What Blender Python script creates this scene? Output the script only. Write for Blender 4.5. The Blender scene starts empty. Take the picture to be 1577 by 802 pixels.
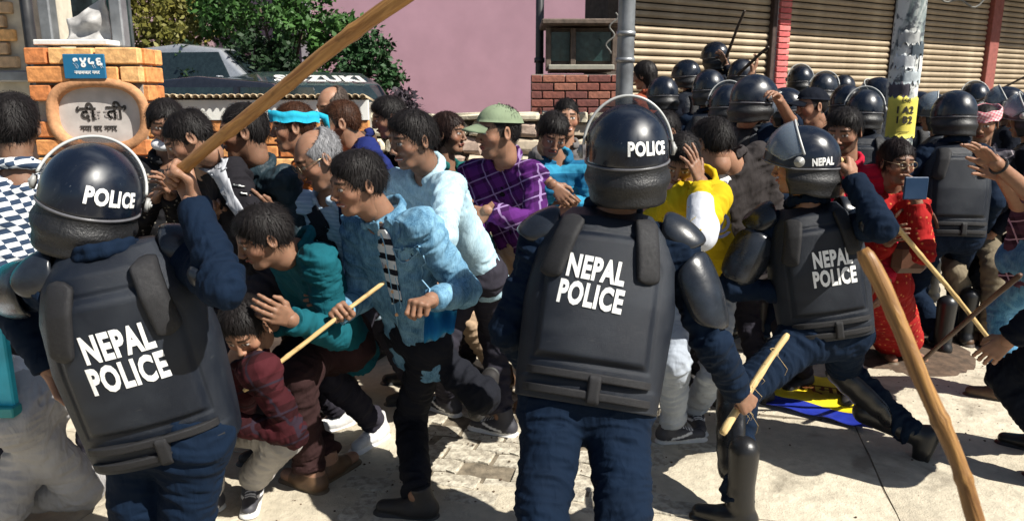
import bpy, math, random
import numpy as np
from mathutils import Matrix, Vector
random.seed(7); rng = np.random.default_rng(7)
SC = bpy.context.scene
COL = SC.collection
R = math.radians
# ---------------------------------------------------------------- camera
FPX, CX, CY = 1150.0, 788.5, 401.0
PITCH, HCAM = R(12.3), 1.55
cam = bpy.data.cameras.new('camera'); co = bpy.data.objects.new('camera', cam); COL.objects.link(co)
cam.sensor_width = 36; cam.lens = 36 * FPX / 1577
cam.clip_start = 0.02; cam.clip_end = 2000
cam.dof.use_dof = True; cam.dof.focus_distance = 2.6; cam.dof.aperture_fstop = 9
co.location = (0, 0, HCAM); co.rotation_euler = (R(90) - PITCH, 0, 0)
SC.camera = co
# ---------------------------------------------------------------- light
SUN_EL, SUN_AZ = R(47), math.atan2(-0.50, 0.86)      # direction to the sun: right of and behind the camera
S = Vector((math.cos(SUN_EL) * math.cos(SUN_AZ), math.cos(SUN_EL) * math.sin(SUN_AZ), math.sin(SUN_EL)))
sun = bpy.data.lights.new('sun', 'SUN'); sun.energy = 5.0; sun.angle = R(0.5); sun.color = (1, .955, .87)
so = bpy.data.objects.new('sun', sun); COL.objects.link(so)
so.rotation_euler = S.to_track_quat('Z', 'Y').to_euler()
W = bpy.data.worlds.new('World'); SC.world = W; W.use_nodes = True
wn = W.node_tree; sky = wn.nodes.new('ShaderNodeTexSky'); sky.sky_type = 'NISHITA'; sky.sun_disc = False
sky.sun_elevation = SUN_EL; sky.sun_rotation = math.pi / 2 - SUN_AZ
wn.links.new(sky.outputs[0], wn.nodes['Background'].inputs[0]); wn.nodes['Background'].inputs[1].default_value = 0.05
vs = SC.view_settings; vs.view_transform = 'Standard'; vs.look = 'None'; vs.exposure = 0.75; vs.gamma = 1
SC.cycles.max_bounces = 6; SC.cycles.transparent_max_bounces = 12
# ---------------------------------------------------------------- projection of survey points (pixel of the photo + distance) into the place
_f = np.array((0, math.cos(PITCH), -math.sin(PITCH))); _u = np.array((0, math.sin(PITCH), math.cos(PITCH))); _r = np.array((1., 0, 0))
CAMP = np.array((0, 0, HCAM))
def ray(px, py): return _f + _r * (px - CX) / FPX + _u * (CY - py) / FPX
def at(px, py, Y):
    d = ray(px, py); return CAMP + d * (Y / d[1])
def gnd(px, py, z=0.0):
    d = ray(px, py); return CAMP + d * ((z - HCAM) / d[2])
def topx(p):
    q = np.asarray(p, float) - CAMP; zc = q @ _f
    return np.array((CX + FPX * (q @ _r) / zc, CY - FPX * (q @ _u) / zc))
def nrm(v):
    v = np.asarray(v, float); return v / (np.linalg.norm(v) + 1e-12)
# ---------------------------------------------------------------- objects
def mesh_of(V, F, C=None, smooth=True, mats=(), mi=None):
    me = bpy.data.meshes.new('mesh'); V = np.asarray(V, np.float32)
    me.vertices.add(len(V)); me.vertices.foreach_set('co', V.ravel())
    if isinstance(F, np.ndarray) and F.ndim == 2:
        n = F.shape[1]; flat = F.ravel().astype(np.int32); st = np.arange(0, len(flat), n, dtype=np.int32); tot = len(F)
    else:
        flat = np.array([i for f in F for i in f], np.int32); ln = np.array([len(f) for f in F], np.int32)
        st = np.concatenate(([0], np.cumsum(ln)[:-1])).astype(np.int32); tot = len(F)
    me.loops.add(len(flat)); me.loops.foreach_set('vertex_index', flat)
    me.polygons.add(tot); me.polygons.foreach_set('loop_start', st)
    me.polygons.foreach_set('use_smooth', np.full(tot, smooth))
    for m in mats: me.materials.append(m)
    if mi is not None: me.polygons.foreach_set('material_index', np.asarray(mi, np.int32))
    me.update(calc_edges=True)
    if C is not None:
        a = me.color_attributes.new('Col', 'FLOAT_COLOR', 'POINT'); c = np.ones((len(V), 4), np.float32); c[:, :C.shape[1]] = C
        a.data.foreach_set('color', c.ravel())
    me.validate(); return me
def link(name, me, parent=None, loc=(0, 0, 0)):
    o = bpy.data.objects.new(name, me); COL.objects.link(o); o.location = loc
    if parent is not None: o.parent = parent
    return o
def tag(o, label=None, cat=None, group=None, kind=None):
    if label: o['label'] = label
    if cat: o['category'] = cat
    if group: o['group'] = group
    if kind: o['kind'] = kind
    return o
def thing(name, label, cat, loc=(0, 0, 0), group=None):
    o = bpy.data.objects.new(name, None); COL.objects.link(o); o.location = tuple(loc); o.empty_display_size = .1
    return tag(o, label, cat, group)
class MB:                                                     # collects shapes, builds ONE mesh object
    def __init__(s): s.V = []; s.F = []; s.n = 0
    def add(s, V, F):
        V = np.asarray(V, float); s.V.append(V); s.F += [tuple(int(i) + s.n for i in f) for f in F]; s.n += len(V); return s
    def box(s, c, d, M=None, bev=0.0):
        x, y, z = np.array(d) / 2.0
        if bev <= 0:
            V = np.array([(a, b, e) for a in (-x, x) for b in (-y, y) for e in (-z, z)])
            F = [(0, 1, 3, 2), (4, 6, 7, 5), (0, 4, 5, 1), (2, 3, 7, 6), (0, 2, 6, 4), (1, 5, 7, 3)]
        else:
            b_ = min(bev, x, y, z); V = []; F = []
            for sx in (-1, 1):
                for sy in (-1, 1):
                    for sz in (-1, 1):
                        V += [(sx * x, sy * (y - b_), sz * (z - b_)), (sx * (x - b_), sy * y, sz * (z - b_)), (sx * (x - b_), sy * (y - b_), sz * z)]
            V = np.array(V); I = lambda sx, sy, sz, k: ((sx * 2 + sy + 0) * 2 + sz) * 3 + k
            q = lambda *a: F.append(a)
            for sx in (0, 1): q(*[I(sx, a, b, 0) for a, b in ((0, 0), (0, 1), (1, 1), (1, 0))])
            for sy in (0, 1): q(*[I(a, sy, b, 1) for a, b in ((0, 0), (0, 1), (1, 1), (1, 0))])
            for sz in (0, 1): q(*[I(a, b, sz, 2) for a, b in ((0, 0), (0, 1), (1, 1), (1, 0))])
            for a in (0, 1):
                for b in (0, 1):
                    q(I(a, b, 0, 0), I(a, b, 1, 0), I(a, b, 1, 1), I(a, b, 0, 1))
                    q(I(a, 0, b, 0), I(a, 1, b, 0), I(a, 1, b, 2), I(a, 0, b, 2))
                    q(I(0, a, b, 1), I(1, a, b, 1), I(1, a, b, 2), I(0, a, b, 2))
                    for e in (0, 1): q(I(a, b, e, 0), I(a, b, e, 1), I(a, b, e, 2))
        if M is not None: V = V @ np.asarray(M).T
        return s.add(V + np.asarray(c, float), F)
    def tube(s, P, r, n=10, cap=True, rn=None):
        P = np.asarray(P, float); k = len(P); rr = np.full(k, r) if np.isscalar(r) else np.asarray(r, float)
        T = np.gradient(P, axis=0); V = []; prev = None
        for i in range(k):
            t = nrm(T[i])
            a = np.array((0, 0, 1.)) if prev is None else prev
            if abs(a @ t) > .95 and prev is None: a = np.array((1., 0, 0))
            u = nrm(a - t * (a @ t)); w = np.cross(t, u); prev = u
            for j in range(n):
                th = 2 * math.pi * j / n; q = rr[i] * (1 if rn is None else 1 + rn(i / k, th))
                V.append(P[i] + q * (u * math.cos(th) + w * math.sin(th)))
        F = [(i * n + j, i * n + (j + 1) % n, (i + 1) * n + (j + 1) % n, (i + 1) * n + j) for i in range(k - 1) for j in range(n)]
        if cap: F += [tuple(range(n))[::-1], tuple((k - 1) * n + j for j in range(n))]
        return s.add(V, F)
    def build(s, name, mat, parent=None, smooth=False, loc=(0, 0, 0)):
        V = np.concatenate(s.V) - np.asarray(loc, float) * 0
        me = mesh_of(V, s.F, smooth=smooth, mats=[mat]); bmfix(me)
        return link(name, me, parent, loc)
import bmesh
def bmfix(me):
    b = bmesh.new(); b.from_mesh(me); bmesh.ops.recalc_face_normals(b, faces=b.faces); b.to_mesh(me); b.free()
def rotz(a): c, s = math.cos(a), math.sin(a); return np.array(((c, -s, 0), (s, c, 0), (0, 0, 1.)))
# ---------------------------------------------------------------- materials
MATS = {}
class N:
    def __init__(s, name):
        s.m = bpy.data.materials.new(name); s.m.use_nodes = True; s.t = s.m.node_tree; s.b = s.t.nodes['Principled BSDF']
        s.tc = s.t.nodes.new('ShaderNodeTexCoord').outputs['Object']
    def n(s, ty, **kw):
        x = s.t.nodes.new('ShaderNode' + ty)
        for k, v in kw.items():
            if k.startswith('i_'):
                key = k[2:]; key = int(key) if key.isdigit() else key.replace('_', ' ')
                if hasattr(v, 'is_output'): s.t.links.new(v, x.inputs[key])
                else: x.inputs[key].default_value = v
            else: setattr(x, k, v)
        return x
    def mapp(s, scale=(1, 1, 1), rot=(0, 0, 0), v=None): return s.n('Mapping', i_Vector=v or s.tc, i_Scale=scale, i_Rotation=rot).outputs[0]
    def noise(s, sc, det=4, v=None, dist=0, rough=.55): return s.n('TexNoise', i_Vector=v or s.tc, i_Scale=sc, i_Detail=det, i_Distortion=dist, i_Roughness=rough).outputs['Fac']
    def ramp(s, f, stops):
        r = s.n('ValToRGB', i_0=f); e = r.color_ramp.elements
        while len(e) < len(stops): e.new(.5)
        for q, (p, c) in zip(e, stops): q.position = p; q.color = (*c[:3], 1) if not np.isscalar(c) else (c, c, c, 1)
        return r.outputs[0]
    def mix(s, f, a, b, mode='MIX'):
        x = s.n('Mix', data_type='RGBA', blend_type=mode)
        for i, v in ((0, f), (6, a), (7, b)):
            if hasattr(v, 'is_output'): s.t.links.new(v, x.inputs[i])
            else: x.inputs[i].default_value = v if np.isscalar(v) else (*v[:3], 1)
        return x.outputs[2]
    def math(s, op, a, b=0.0):
        x = s.n('Math', operation=op)
        for i, v in ((0, a), (1, b)):
            if hasattr(v, 'is_output'): s.t.links.new(v, x.inputs[i])
            else: x.inputs[i].default_value = v
        return x.outputs[0]
    def out(s, color=None, rough=None, bump=None, bs=.5, bd=.01, **kw):
        def st(k, v):
            if hasattr(v, 'is_output'): s.t.links.new(v, s.b.inputs[k])
            else: s.b.inputs[k].default_value = (*v[:3], 1) if not np.isscalar(v) and len(v) == 3 else v
        if color is not None: st('Base Color', color)
        if rough is not None: st('Roughness', rough)
        for k, v in kw.items(): st(k.replace('_', ' '), v)
        if bump is not None:
            x = s.n('Bump', i_Strength=bs, i_Distance=bd, i_Height=bump); s.t.links.new(x.outputs[0], s.b.inputs['Normal'])
        return s.m
def fab(key, col, kind='plain', col2=None, sc=1.0, rough=.88, wr=1.0):
    k = (key, kind)
    if k in MATS: return MATS[k]
    g = N(key); v = g.mapp((1, 1, .6))
    wrk = g.noise(7, 2, v, dist=1.1, rough=.45)                       # soft creases
    fine = g.noise(420, 2)
    c = tuple(col)
    if kind == 'plain':
        base = g.mix(g.ramp(g.noise(6, 5), [(.35, 0.), (.7, 1.)]), tuple(x * .82 for x in c), tuple(min(1, x * 1.12) for x in c))
    elif kind == 'denim':
        c2 = col2 or tuple(min(1, x * 2.0 + .05) for x in c)
        a = g.ramp(g.noise(14, 6, v, dist=.8), [(.38, 0.), (.66, 1.)]); tw = g.noise(260, 3, g.mapp((1, 1, .15)))
        base = g.mix(a, c, c2); base = g.mix(.35, base, g.ramp(tw, [(.3, tuple(x * .45 for x in c)), (.7, tuple(min(1, x * 1.25) for x in c2))]))
    elif kind in ('plaid', 'check'):
        sep = g.n('SeparateXYZ', i_0=g.n('Mapping', i_Vector=g.tc, i_Rotation=(.2, .35, .5), i_Scale=(sc, sc, sc)).outputs[0])
        fx = g.math('FRACT', sep.outputs[0]); fz = g.math('FRACT', sep.outputs[2])
        a = g.math('GREATER_THAN', fx, .5); b = g.math('GREATER_THAN', fz, .5)
        if kind == 'check': s_ = g.math('ABSOLUTE', g.math('SUBTRACT', a, b)); base = g.mix(s_, c, col2)
        else:
            l1 = g.math('LESS_THAN', g.math('ABSOLUTE', g.math('SUBTRACT', fx, .25)), .035); l2 = g.math('LESS_THAN', g.math('ABSOLUTE', g.math('SUBTRACT', fz, .25)), .035)
            s_ = g.math('MULTIPLY', g.math('ADD', a, b), .5); base = g.mix(s_, tuple(x * .35 for x in c), c); base = g.mix(g.math('MAXIMUM', l1, l2), base, col2)
    elif kind == 'floral':
        vo = g.n('TexVoronoi', i_Vector=g.tc, i_Scale=42 * sc); nz = g.noise(30 * sc, 3)
        base = g.mix(g.ramp(g.math('ADD', vo.outputs[0], g.math('MULTIPLY', nz, .35)), [(.30, 1.), (.42, 0.)]), c, col2)
    elif kind == 'stripe':
        sep = g.n('SeparateXYZ', i_0=g.tc); f = g.math('FRACT', g.math('MULTIPLY', sep.outputs[2], sc)); base = g.mix(g.math('GREATER_THAN', f, .6), c, col2)
    w2 = g.noise(19, 2, g.mapp((1.6, 1.6, .7), (.3, .5, 0)), dist=.8, rough=.4); ht = g.math('ADD', g.math('MULTIPLY', wrk, .8), g.math('ADD', g.math('MULTIPLY', w2, .35), g.math('MULTIPLY', fine, .04)))
    m = g.out(base, rough, ht, .38 * wr, .03, Specular_IOR_Level=.15); MATS[k] = m; return m
def plain(key, col, rough=.5, metal=0, bump=0, bsc=60, var=.12, spec=.5, **kw):
    if key in MATS: return MATS[key]
    g = N(key); nz = g.noise(bsc * .35, 5)
    c = g.mix(g.ramp(nz, [(.3, 0.), (.72, 1.)]), tuple(x * (1 - var) for x in col), tuple(min(1, x * (1 + var)) for x in col))
    m = g.out(c, g.ramp(g.noise(bsc * .2, 4), [(.3, max(0, rough - .08)), (.7, min(1, rough + .1))]), g.noise(bsc, 4) if bump else None, bump, .004, Metallic=metal, Specular_IOR_Level=spec, **kw)
    MATS[key] = m; return m
def vcol(key, rough=.5, bump=.2, bsc=250, **kw):
    if key in MATS: return MATS[key]
    g = N(key); a = g.n('VertexColor', layer_name='Col').outputs[0]
    c = g.mix(.5, a, g.ramp(g.noise(45, 4), [(.3, .72), (.7, 1.)]), 'MULTIPLY')
    m = g.out(c, rough, g.noise(bsc, 3), bump, .002, **kw); MATS[key] = m; return m
# ---------------------------------------------------------------- text -> arrays
def text_arr(s, size, offset=0.0, extrude=.0, sx=1.0):
    cu = bpy.data.curves.new('t', 'FONT'); cu.body = s; cu.size = size; cu.offset = offset; cu.extrude = extrude; cu.align_x = 'CENTER'; cu.align_y = 'CENTER'; cu.resolution_u = 3; cu.fill_mode = 'BOTH' if extrude else 'FRONT'
    cu.space_line = .86; cu.space_character = 1 + offset / size * 2.2
    o = bpy.data.objects.new('t', cu); COL.objects.link(o); dg = bpy.context.evaluated_depsgraph_get(); me = bpy.data.meshes.new_from_object(o.evaluated_get(dg))
    V = np.array([v.co[:] for v in me.vertices]); F = [tuple(p.vertices) for p in me.polygons]
    bpy.data.objects.remove(o); bpy.data.meshes.remove(me); bpy.data.curves.remove(cu)
    V[:, 0] *= sx; return V, F
# ---------------------------------------------------------------- noise + distance fields
_L = rng.random((32, 32, 32)).astype(np.float32)
def noise3(P, f):
    q = P * f + 100.0; i = np.floor(q).astype(int); t = (q - i); t = t * t * (3 - 2 * t); i %= 32; j = (i + 1) % 32
    x0, y0, z0 = i.T; x1, y1, z1 = j.T; tx, ty, tz = t.T
    def L(a, b, c): return _L[a, b, c]
    return (((L(x0, y0, z0) * (1 - tx) + L(x1, y0, z0) * tx) * (1 - ty) + (L(x0, y1, z0) * (1 - tx) + L(x1, y1, z0) * tx) * ty) * (1 - tz)
            + ((L(x0, y0, z1) * (1 - tx) + L(x1, y0, z1) * tx) * (1 - ty) + (L(x0, y1, z1) * (1 - tx) + L(x1, y1, z1) * tx) * ty) * tz)
class Vol:
    def __init__(s, lo, hi, h):
        s.lo = np.asarray(lo, float); s.h = h; n = np.maximum(4, np.ceil((np.asarray(hi) - s.lo) / h).astype(int) + 1)
        s.ax = [(s.lo[i] + np.arange(n[i]) * h).astype(np.float32) for i in range(3)]; s.F = np.full(n, .2, np.float32)
    def sub(s, lo, hi):
        sl = []
        for i in range(3):
            a = int(max(0, math.floor((lo[i] - s.lo[i]) / s.h))); b = int(min(len(s.ax[i]), math.ceil((hi[i] - s.lo[i]) / s.h) + 1))
            if b <= a: return None, None
            sl.append(slice(a, b))
        x, y, z = (s.ax[i][sl[i]] for i in range(3))
        return tuple(sl), (x[:, None, None], y[None, :, None], z[None, None, :])
    def put(s, sl, d, k, cut=False):
        F = s.F[sl]
        if cut: d = -d; h = np.clip(.5 - .5 * (F - d) / k, 0, 1); s.F[sl] = F * (1 - h) + d * h + k * h * (1 - h)
        else: h = np.clip(.5 + .5 * (F - d) / k, 0, 1); s.F[sl] = F * (1 - h) + d * h - k * h * (1 - h)
    def cap(s, a, b, ra, rb, k=.02, flat=None, fl=1.0, clip=None, clipa=None, cut=False):
        a = np.asarray(a, float); b = np.asarray(b, float); m = max(ra, rb) * max(1, 1) + k + .025
        sl, g = s.sub(np.minimum(a, b) - m, np.maximum(a, b) + m)
        if sl is None: return
        ab = b - a; L2 = ab @ ab + 1e-12; px, py, pz = (g[i] - a[i] for i in range(3))
        t = (px * ab[0] + py * ab[1] + pz * ab[2]) / L2; tc = np.clip(t, 0, 1)
        dx, dy, dz = px - tc * ab[0], py - tc * ab[1], pz - tc * ab[2]; d2 = dx * dx + dy * dy + dz * dz
        if flat is not None: q = dx * flat[0] + dy * flat[1] + dz * flat[2]; d2 = d2 + q * q * (fl * fl - 1)
        d = np.sqrt(d2) - (ra + (rb - ra) * tc); L = math.sqrt(L2)
        if clip is not None: d = np.maximum(d, (t - clip) * L)
        if clipa is not None: d = np.maximum(d, (clipa - t) * L)
        s.put(sl, d, k, cut)
    def ell(s, c, r, k=.01, M=None, cut=False):
        c = np.asarray(c, float); r = np.asarray(r, float); m = max(r) + k + .02
        sl, g = s.sub(c - m, c + m)
        if sl is None: return
        p = [g[i] - c[i] for i in range(3)]
        if M is not None: p = [p[0] * M[i][0] + p[1] * M[i][1] + p[2] * M[i][2] for i in range(3)]
        k0 = np.sqrt(sum((p[i] / r[i]) ** 2 for i in range(3))); k1 = np.sqrt(sum((p[i] / r[i] ** 2) ** 2 for i in range(3))) + 1e-6
        s.put(sl, k0 * (k0 - 1) / k1, k, cut)
    def plane(s, p, n, k=.004):                                  # keeps the side n points away from
        p = np.asarray(p, float); n = nrm(n); x, y, z = s.ax
        d = (x[:, None, None] - p[0]) * n[0] + (y[None, :, None] - p[1]) * n[1] + (z[None, None, :] - p[2]) * n[2]
        s.F = np.maximum(s.F, d.astype(np.float32))
    def mesh(s, iso=0.0, F=None):
        F = (s.F if F is None else F) - iso; F[0] = F[-1] = .1; F[:, 0] = F[:, -1] = .1; F[:, :, 0] = F[:, :, -1] = .1
        I = F < 0; n = F.shape; c = np.zeros((n[0] - 1, n[1] - 1, n[2] - 1), np.uint8)
        O = [(a, b, e) for a in (0, 1) for b in (0, 1) for e in (0, 1)]
        for a, b, e in O: c += I[a:n[0] - 1 + a, b:n[1] - 1 + b, e:n[2] - 1 + e]
        cell = np.argwhere((c > 0) & (c < 8)); m = len(cell)
        if not m: return np.zeros((0, 3)), np.zeros((0, 4), int)
        idx = np.full(c.shape, -1, np.int32); idx[tuple(cell.T)] = np.arange(m)
        val = {o: F[cell[:, 0] + o[0], cell[:, 1] + o[1], cell[:, 2] + o[2]] for o in O}
        acc = np.zeros((m, 3)); cnt = np.zeros(m)
        for o in O:
            for ax in range(3):
                if o[ax]: continue
                p = list(o); p[ax] = 1; p = tuple(p); fa, fb = val[o], val[p]; x = (fa < 0) != (fb < 0)
                t = np.where(x, fa / np.where(x, fa - fb, 1), 0); q = np.tile(np.array(o, float), (m, 1)); q[:, ax] += t
                acc += q * x[:, None]; cnt += x
        V = s.lo + (cell + acc / cnt[:, None]) * s.h; Q = []
        for ax in range(3):
            u, v = (ax + 1) % 3, (ax + 2) % 3; A = [slice(None)] * 3; B = [slice(None)] * 3; A[ax] = slice(0, -1); B[ax] = slice(1, None)
            e = np.argwhere(I[tuple(A)] != I[tuple(B)]); e = e[(e[:, u] > 0) & (e[:, v] > 0)]
            du = np.zeros(3, int); dv = np.zeros(3, int); du[u] = 1; dv[v] = 1
            q = np.stack([idx[tuple((e - du - dv).T)], idx[tuple((e - dv).T)], idx[tuple(e.T)], idx[tuple((e - du).T)]], 1)
            ins = I[tuple(e.T)]; q[~ins] = q[~ins][:, ::-1]; Q.append(q)
        return V, np.concatenate(Q)
def vnormals(V, F):
    n = np.cross(V[F[:, 2]] - V[F[:, 0]], V[F[:, 3]] - V[F[:, 1]]); vn = np.zeros_like(V)
    for i in range(4): np.add.at(vn, F[:, i], n)
    return vn / (np.linalg.norm(vn, axis=1, keepdims=True) + 1e-12)
def cat(parts):
    Vs, Fs, Cs, n = [], [], [], 0
    for V, F, C in parts: Vs.append(V); Fs.append(F + n); Cs.append(C); n += len(V)
    return np.concatenate(Vs), np.concatenate(Fs), np.concatenate(Cs)
# ================================================================ heads, hair, hands, shoes (built once in their own frame: +y forward, +z up)
SKIN = np.array((.29, .155, .098))
_hd = {}
def head_mesh(female=False, beard=0.0, smile=False, h=.0036, scalp=True):
    key = (female, beard, smile, h, scalp)
    if key in _hd: return _hd[key]
    v = Vol((-.11, -.13, -.16), (.11, .15, .14), h)
    v.ell((0, -.008, .032), (.074, .089, .082), .02)
    jw = .050 if female else .056
    v.ell((0, .022, -.040), (jw, .062, .066), .03)
    v.ell((0, .030, .010), (.066, .060, .07), .02)
    v.cap((-.022, .055, -.083), (.022, .055, -.083), .019, .019, .02)
    v.cap((0, .070, -.088), (0, .072, -.086), .013, .013, .02)
    v.cap((-.034, .078, .036), (.034, .078, .036), .010, .010, .014)
    for s in (-1, 1):
        v.ell((s * .044, .058, -.018), (.022, .022, .02), .02)
        v.ell((s * .031, .094, .013), (.018, .016, .0125), .010, cut=True)
        v.ell((s * .031, .0755, .012), (.0150, .0125, .0125), .003)
        v.cap((s * .016, .088, .024), (s * .045, .080, .023), .0042, .0035, .005)
        v.cap((s * .018, .086, .003), (s * .043, .080, .003), .003, .003, .005)
        v.ell((s * .0125, .098, -.026), (.0085, .010, .0075), .006)
        M = rotz(s * .35); v.ell((s * .079, -.008, .002), (.007, .020, .032), .006, M)
        v.ell((s * .083, -.004, .004), (.005, .010, .018), .004, M, cut=True)
    v.cap((0, .086, .026), (0, .104, -.016), .0075, .0095, .010); v.ell((0, .106, -.020), (.0105, .0105, .009), .006)
    w = .028 if smile else .022
    v.cap((-w, .084 - w * .3, -.050), (0, .093, -.048), .0045, .0062, .006); v.cap((w, .084 - w * .3, -.050), (0, .093, -.048), .0045, .0062, .006)
    v.cap((-w * .8, .083, -.058), (w * .8, .083, -.058), .0065, .0065, .006)
    v.cap((-w, .093, -.0535), (w, .093, -.0535), .0022, .0022, .002, cut=True)
    v.cap((0, -.020, -.05), (0, -.026, -.105), .055 if not female else .048, .054 if not female else .047, .03)
    V, F = v.mesh(); x, y, z = V.T; ax = np.abs(x)
    C = np.tile(SKIN, (len(V), 1)); C *= (.9 + .25 * noise3(V, 45))[:, None]
    cheek = np.exp(-(((ax - .045) / .02) ** 2 + ((z + .02) / .02) ** 2)) * (y > .03); C *= 1 + cheek[:, None] * np.array((.25, .02, 0))
    brow = (np.abs(z - (.037 - .25 * np.maximum(0, ax - .035))) < .0055) & (ax > .011) & (ax < .053) & (y > .05); C[brow] *= .16
    eye = (((ax - .031) / .0145) ** 2 + ((z - .012) / .0062) ** 2 < 1) & (y > .06); C[eye] = (.62, .58, .54)
    iris = (((ax - .031) / .0058) ** 2 + ((z - .012) / .0062) ** 2 < 1) & (y > .06); C[iris] = (.025, .014, .01)
    lid = (((ax - .031) / .018) ** 2 + ((z - .013) / .0085) ** 2 < 1) & ~eye & (y > .06); C[lid] *= .5
    lip = ((x / (w + .003)) ** 2 + ((z + .0535) / .0105) ** 2 < 1) & (y > .07); C[lip] *= np.array((1.1, .62, .66))
    ml = (np.abs(z + .0535) < .002) & (ax < w) & (y > .07); C[ml] = (.75, .72, .66) if smile else (.06, .02, .02)
    nost = (np.abs(z + .030) < .004) & (ax > .003) & (ax < .011) & (y > .093); C[nost] *= .3
    if beard:
        b = (z < -.022 - .2 * np.maximum(0, y - .09)) & (y > -.005) & (z > -.105) & ~lip; mus = (np.abs(z + .040) < .006) & (ax < .03) & (y > .07)
        C[(b | mus)] *= 1 - beard * (.65 + .35 * noise3(V[(b | mus)], 260))[:, None]
    if scalp:
        hl = .070 + .012 * (noise3(V, 90) - .5) - .25 * np.maximum(0, ax - .045); m_ = ((z > hl) | ((y < .028 + .3 * z) & (z > -.012 - .9 * np.maximum(0, -y - .01) ) & (ax < .0765))) & (z > -.055); C[m_] = np.array((.035, .026, .022))
    _hd[key] = (V, F, C); return _hd[key]
_hr = {}
def hair_mesh(style='short', h=.0045, strands=500, seed=1):
    key = (style, h, strands, seed)
    if key in _hr: return _hr[key]
    rg = np.random.default_rng(seed); v = Vol((-.13, -.17, -.20), (.13, .15, .17), h); t = {'crop': .004, 'short': .006, 'full': .010, 'fringe': .010, 'long': .014, 'bald': .005, 'bun': .011}[style]
    if style in ('short', 'crop', 'full', 'fringe'):
        q = {'crop': .045, 'short': .044, 'full': .038, 'fringe': .036}[style]; v.ell((0, -.014, q), (.075 + t * .9, .089 + t, .118 - q + t * 1.2), .01); v.ell((0, -.046, .006), (.059 + t, .054 + t, .056), .02)
    else: v.ell((0, -.013, .036), (.077 + t * .8, .096 + t, .083 + t * 1.3), .01)
    if style in ('fringe', 'full'): v.ell((0, .018, .090), (.066, .058, .034), .03)
    if style == 'long': v.cap((0, -.05, .0), (0, -.06, -.15), .075, .060, .03, (0, 1, 0), 1.2)
    if style == 'bun': v.ell((0, -.105, -.02), (.038, .034, .038), .015)
    low = {'fringe': .074, 'full': .078, 'bald': .11}.get(style, .078)
    v.ell((0, .125  , low - .095), (.135, .088, .095), .012, cut=True)          # the face
    for s in (-1, 1):
        if style != 'long': v.ell((s * .095, .020, -.030), (.034, .045, .055), .008, cut=True)
    if style not in ('long',): v.ell((0, -.01, -.125), (.12, .16, .085), .012, cut=True)
    if style == 'bald': v.ell((0, .035, .12), (.085, .10, .075), .015, cut=True)
    V, F = v.mesh(); n = vnormals(V, F)
    fl = V - np.array((0, -.045, .14)); fl = fl - n * (fl * n).sum(1)[:, None]; az = np.arctan2(V[:, 0], V[:, 1] + .03)
    tuft = noise3(np.stack([az * 1.4, V[:, 2] * 3, V[:, 1] * 3], 1), 6.) ; amp = {'crop': .003, 'bald': .002}.get(style, .005)
    V = V + n * ((tuft - .5) * amp + (noise3(V, 60) - .5) * amp * .5)[:, None]
    if strands:
        ids = rg.choice(len(V), strands); P = V[ids]; nn = n[ids]; ok = (n[ids] @ np.array((0, -.2, 1.)) > -.7); ids = ids[ok]; P = P[ok]; nn = nn[ok]
        d = P - np.array((.01, -.05, .15)); d = d - nn * (d * nn).sum(1)[:, None]; d /= np.linalg.norm(d, axis=1, keepdims=True) + 1e-9
        d = d + rg.normal(0, .45, d.shape); d -= nn * (d * nn).sum(1)[:, None] * .8; d /= np.linalg.norm(d, axis=1, keepdims=True) + 1e-9
        L = rg.uniform(.016, .050, len(P)) ** 1.0 * (.45 if style in ('crop', 'bald') else 1); L = np.where((P[:, 1] > .045) & (P[:, 2] < .085), L * .55, L); w = np.cross(d, nn) * rg.uniform(.0005, .0012, (len(P), 1))
        lift = rg.uniform(.1, 1.0, (len(P), 1)); p1 = P + d * (L * .5)[:, None] + nn * lift * .008; p2 = P + d * L[:, None] + nn * lift * .006 - np.array((0, 0, 1)) * (L * .2)[:, None]
        S_ = np.concatenate([P - w, P + w, p1 + w, p1 - w, p2 + w * .15, p2 - w * .15]); m = len(P); b = len(V); i = np.arange(m)
        F = np.concatenate([F, np.stack([b + i, b + m + i, b + 2 * m + i, b + 3 * m + i], 1), np.stack([b + 3 * m + i, b + 2 * m + i, b + 4 * m + i, b + 5 * m + i], 1)]); V = np.concatenate([V, S_])
    _hr[key] = (V, F); return _hr[key]
_hn = {}
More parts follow.
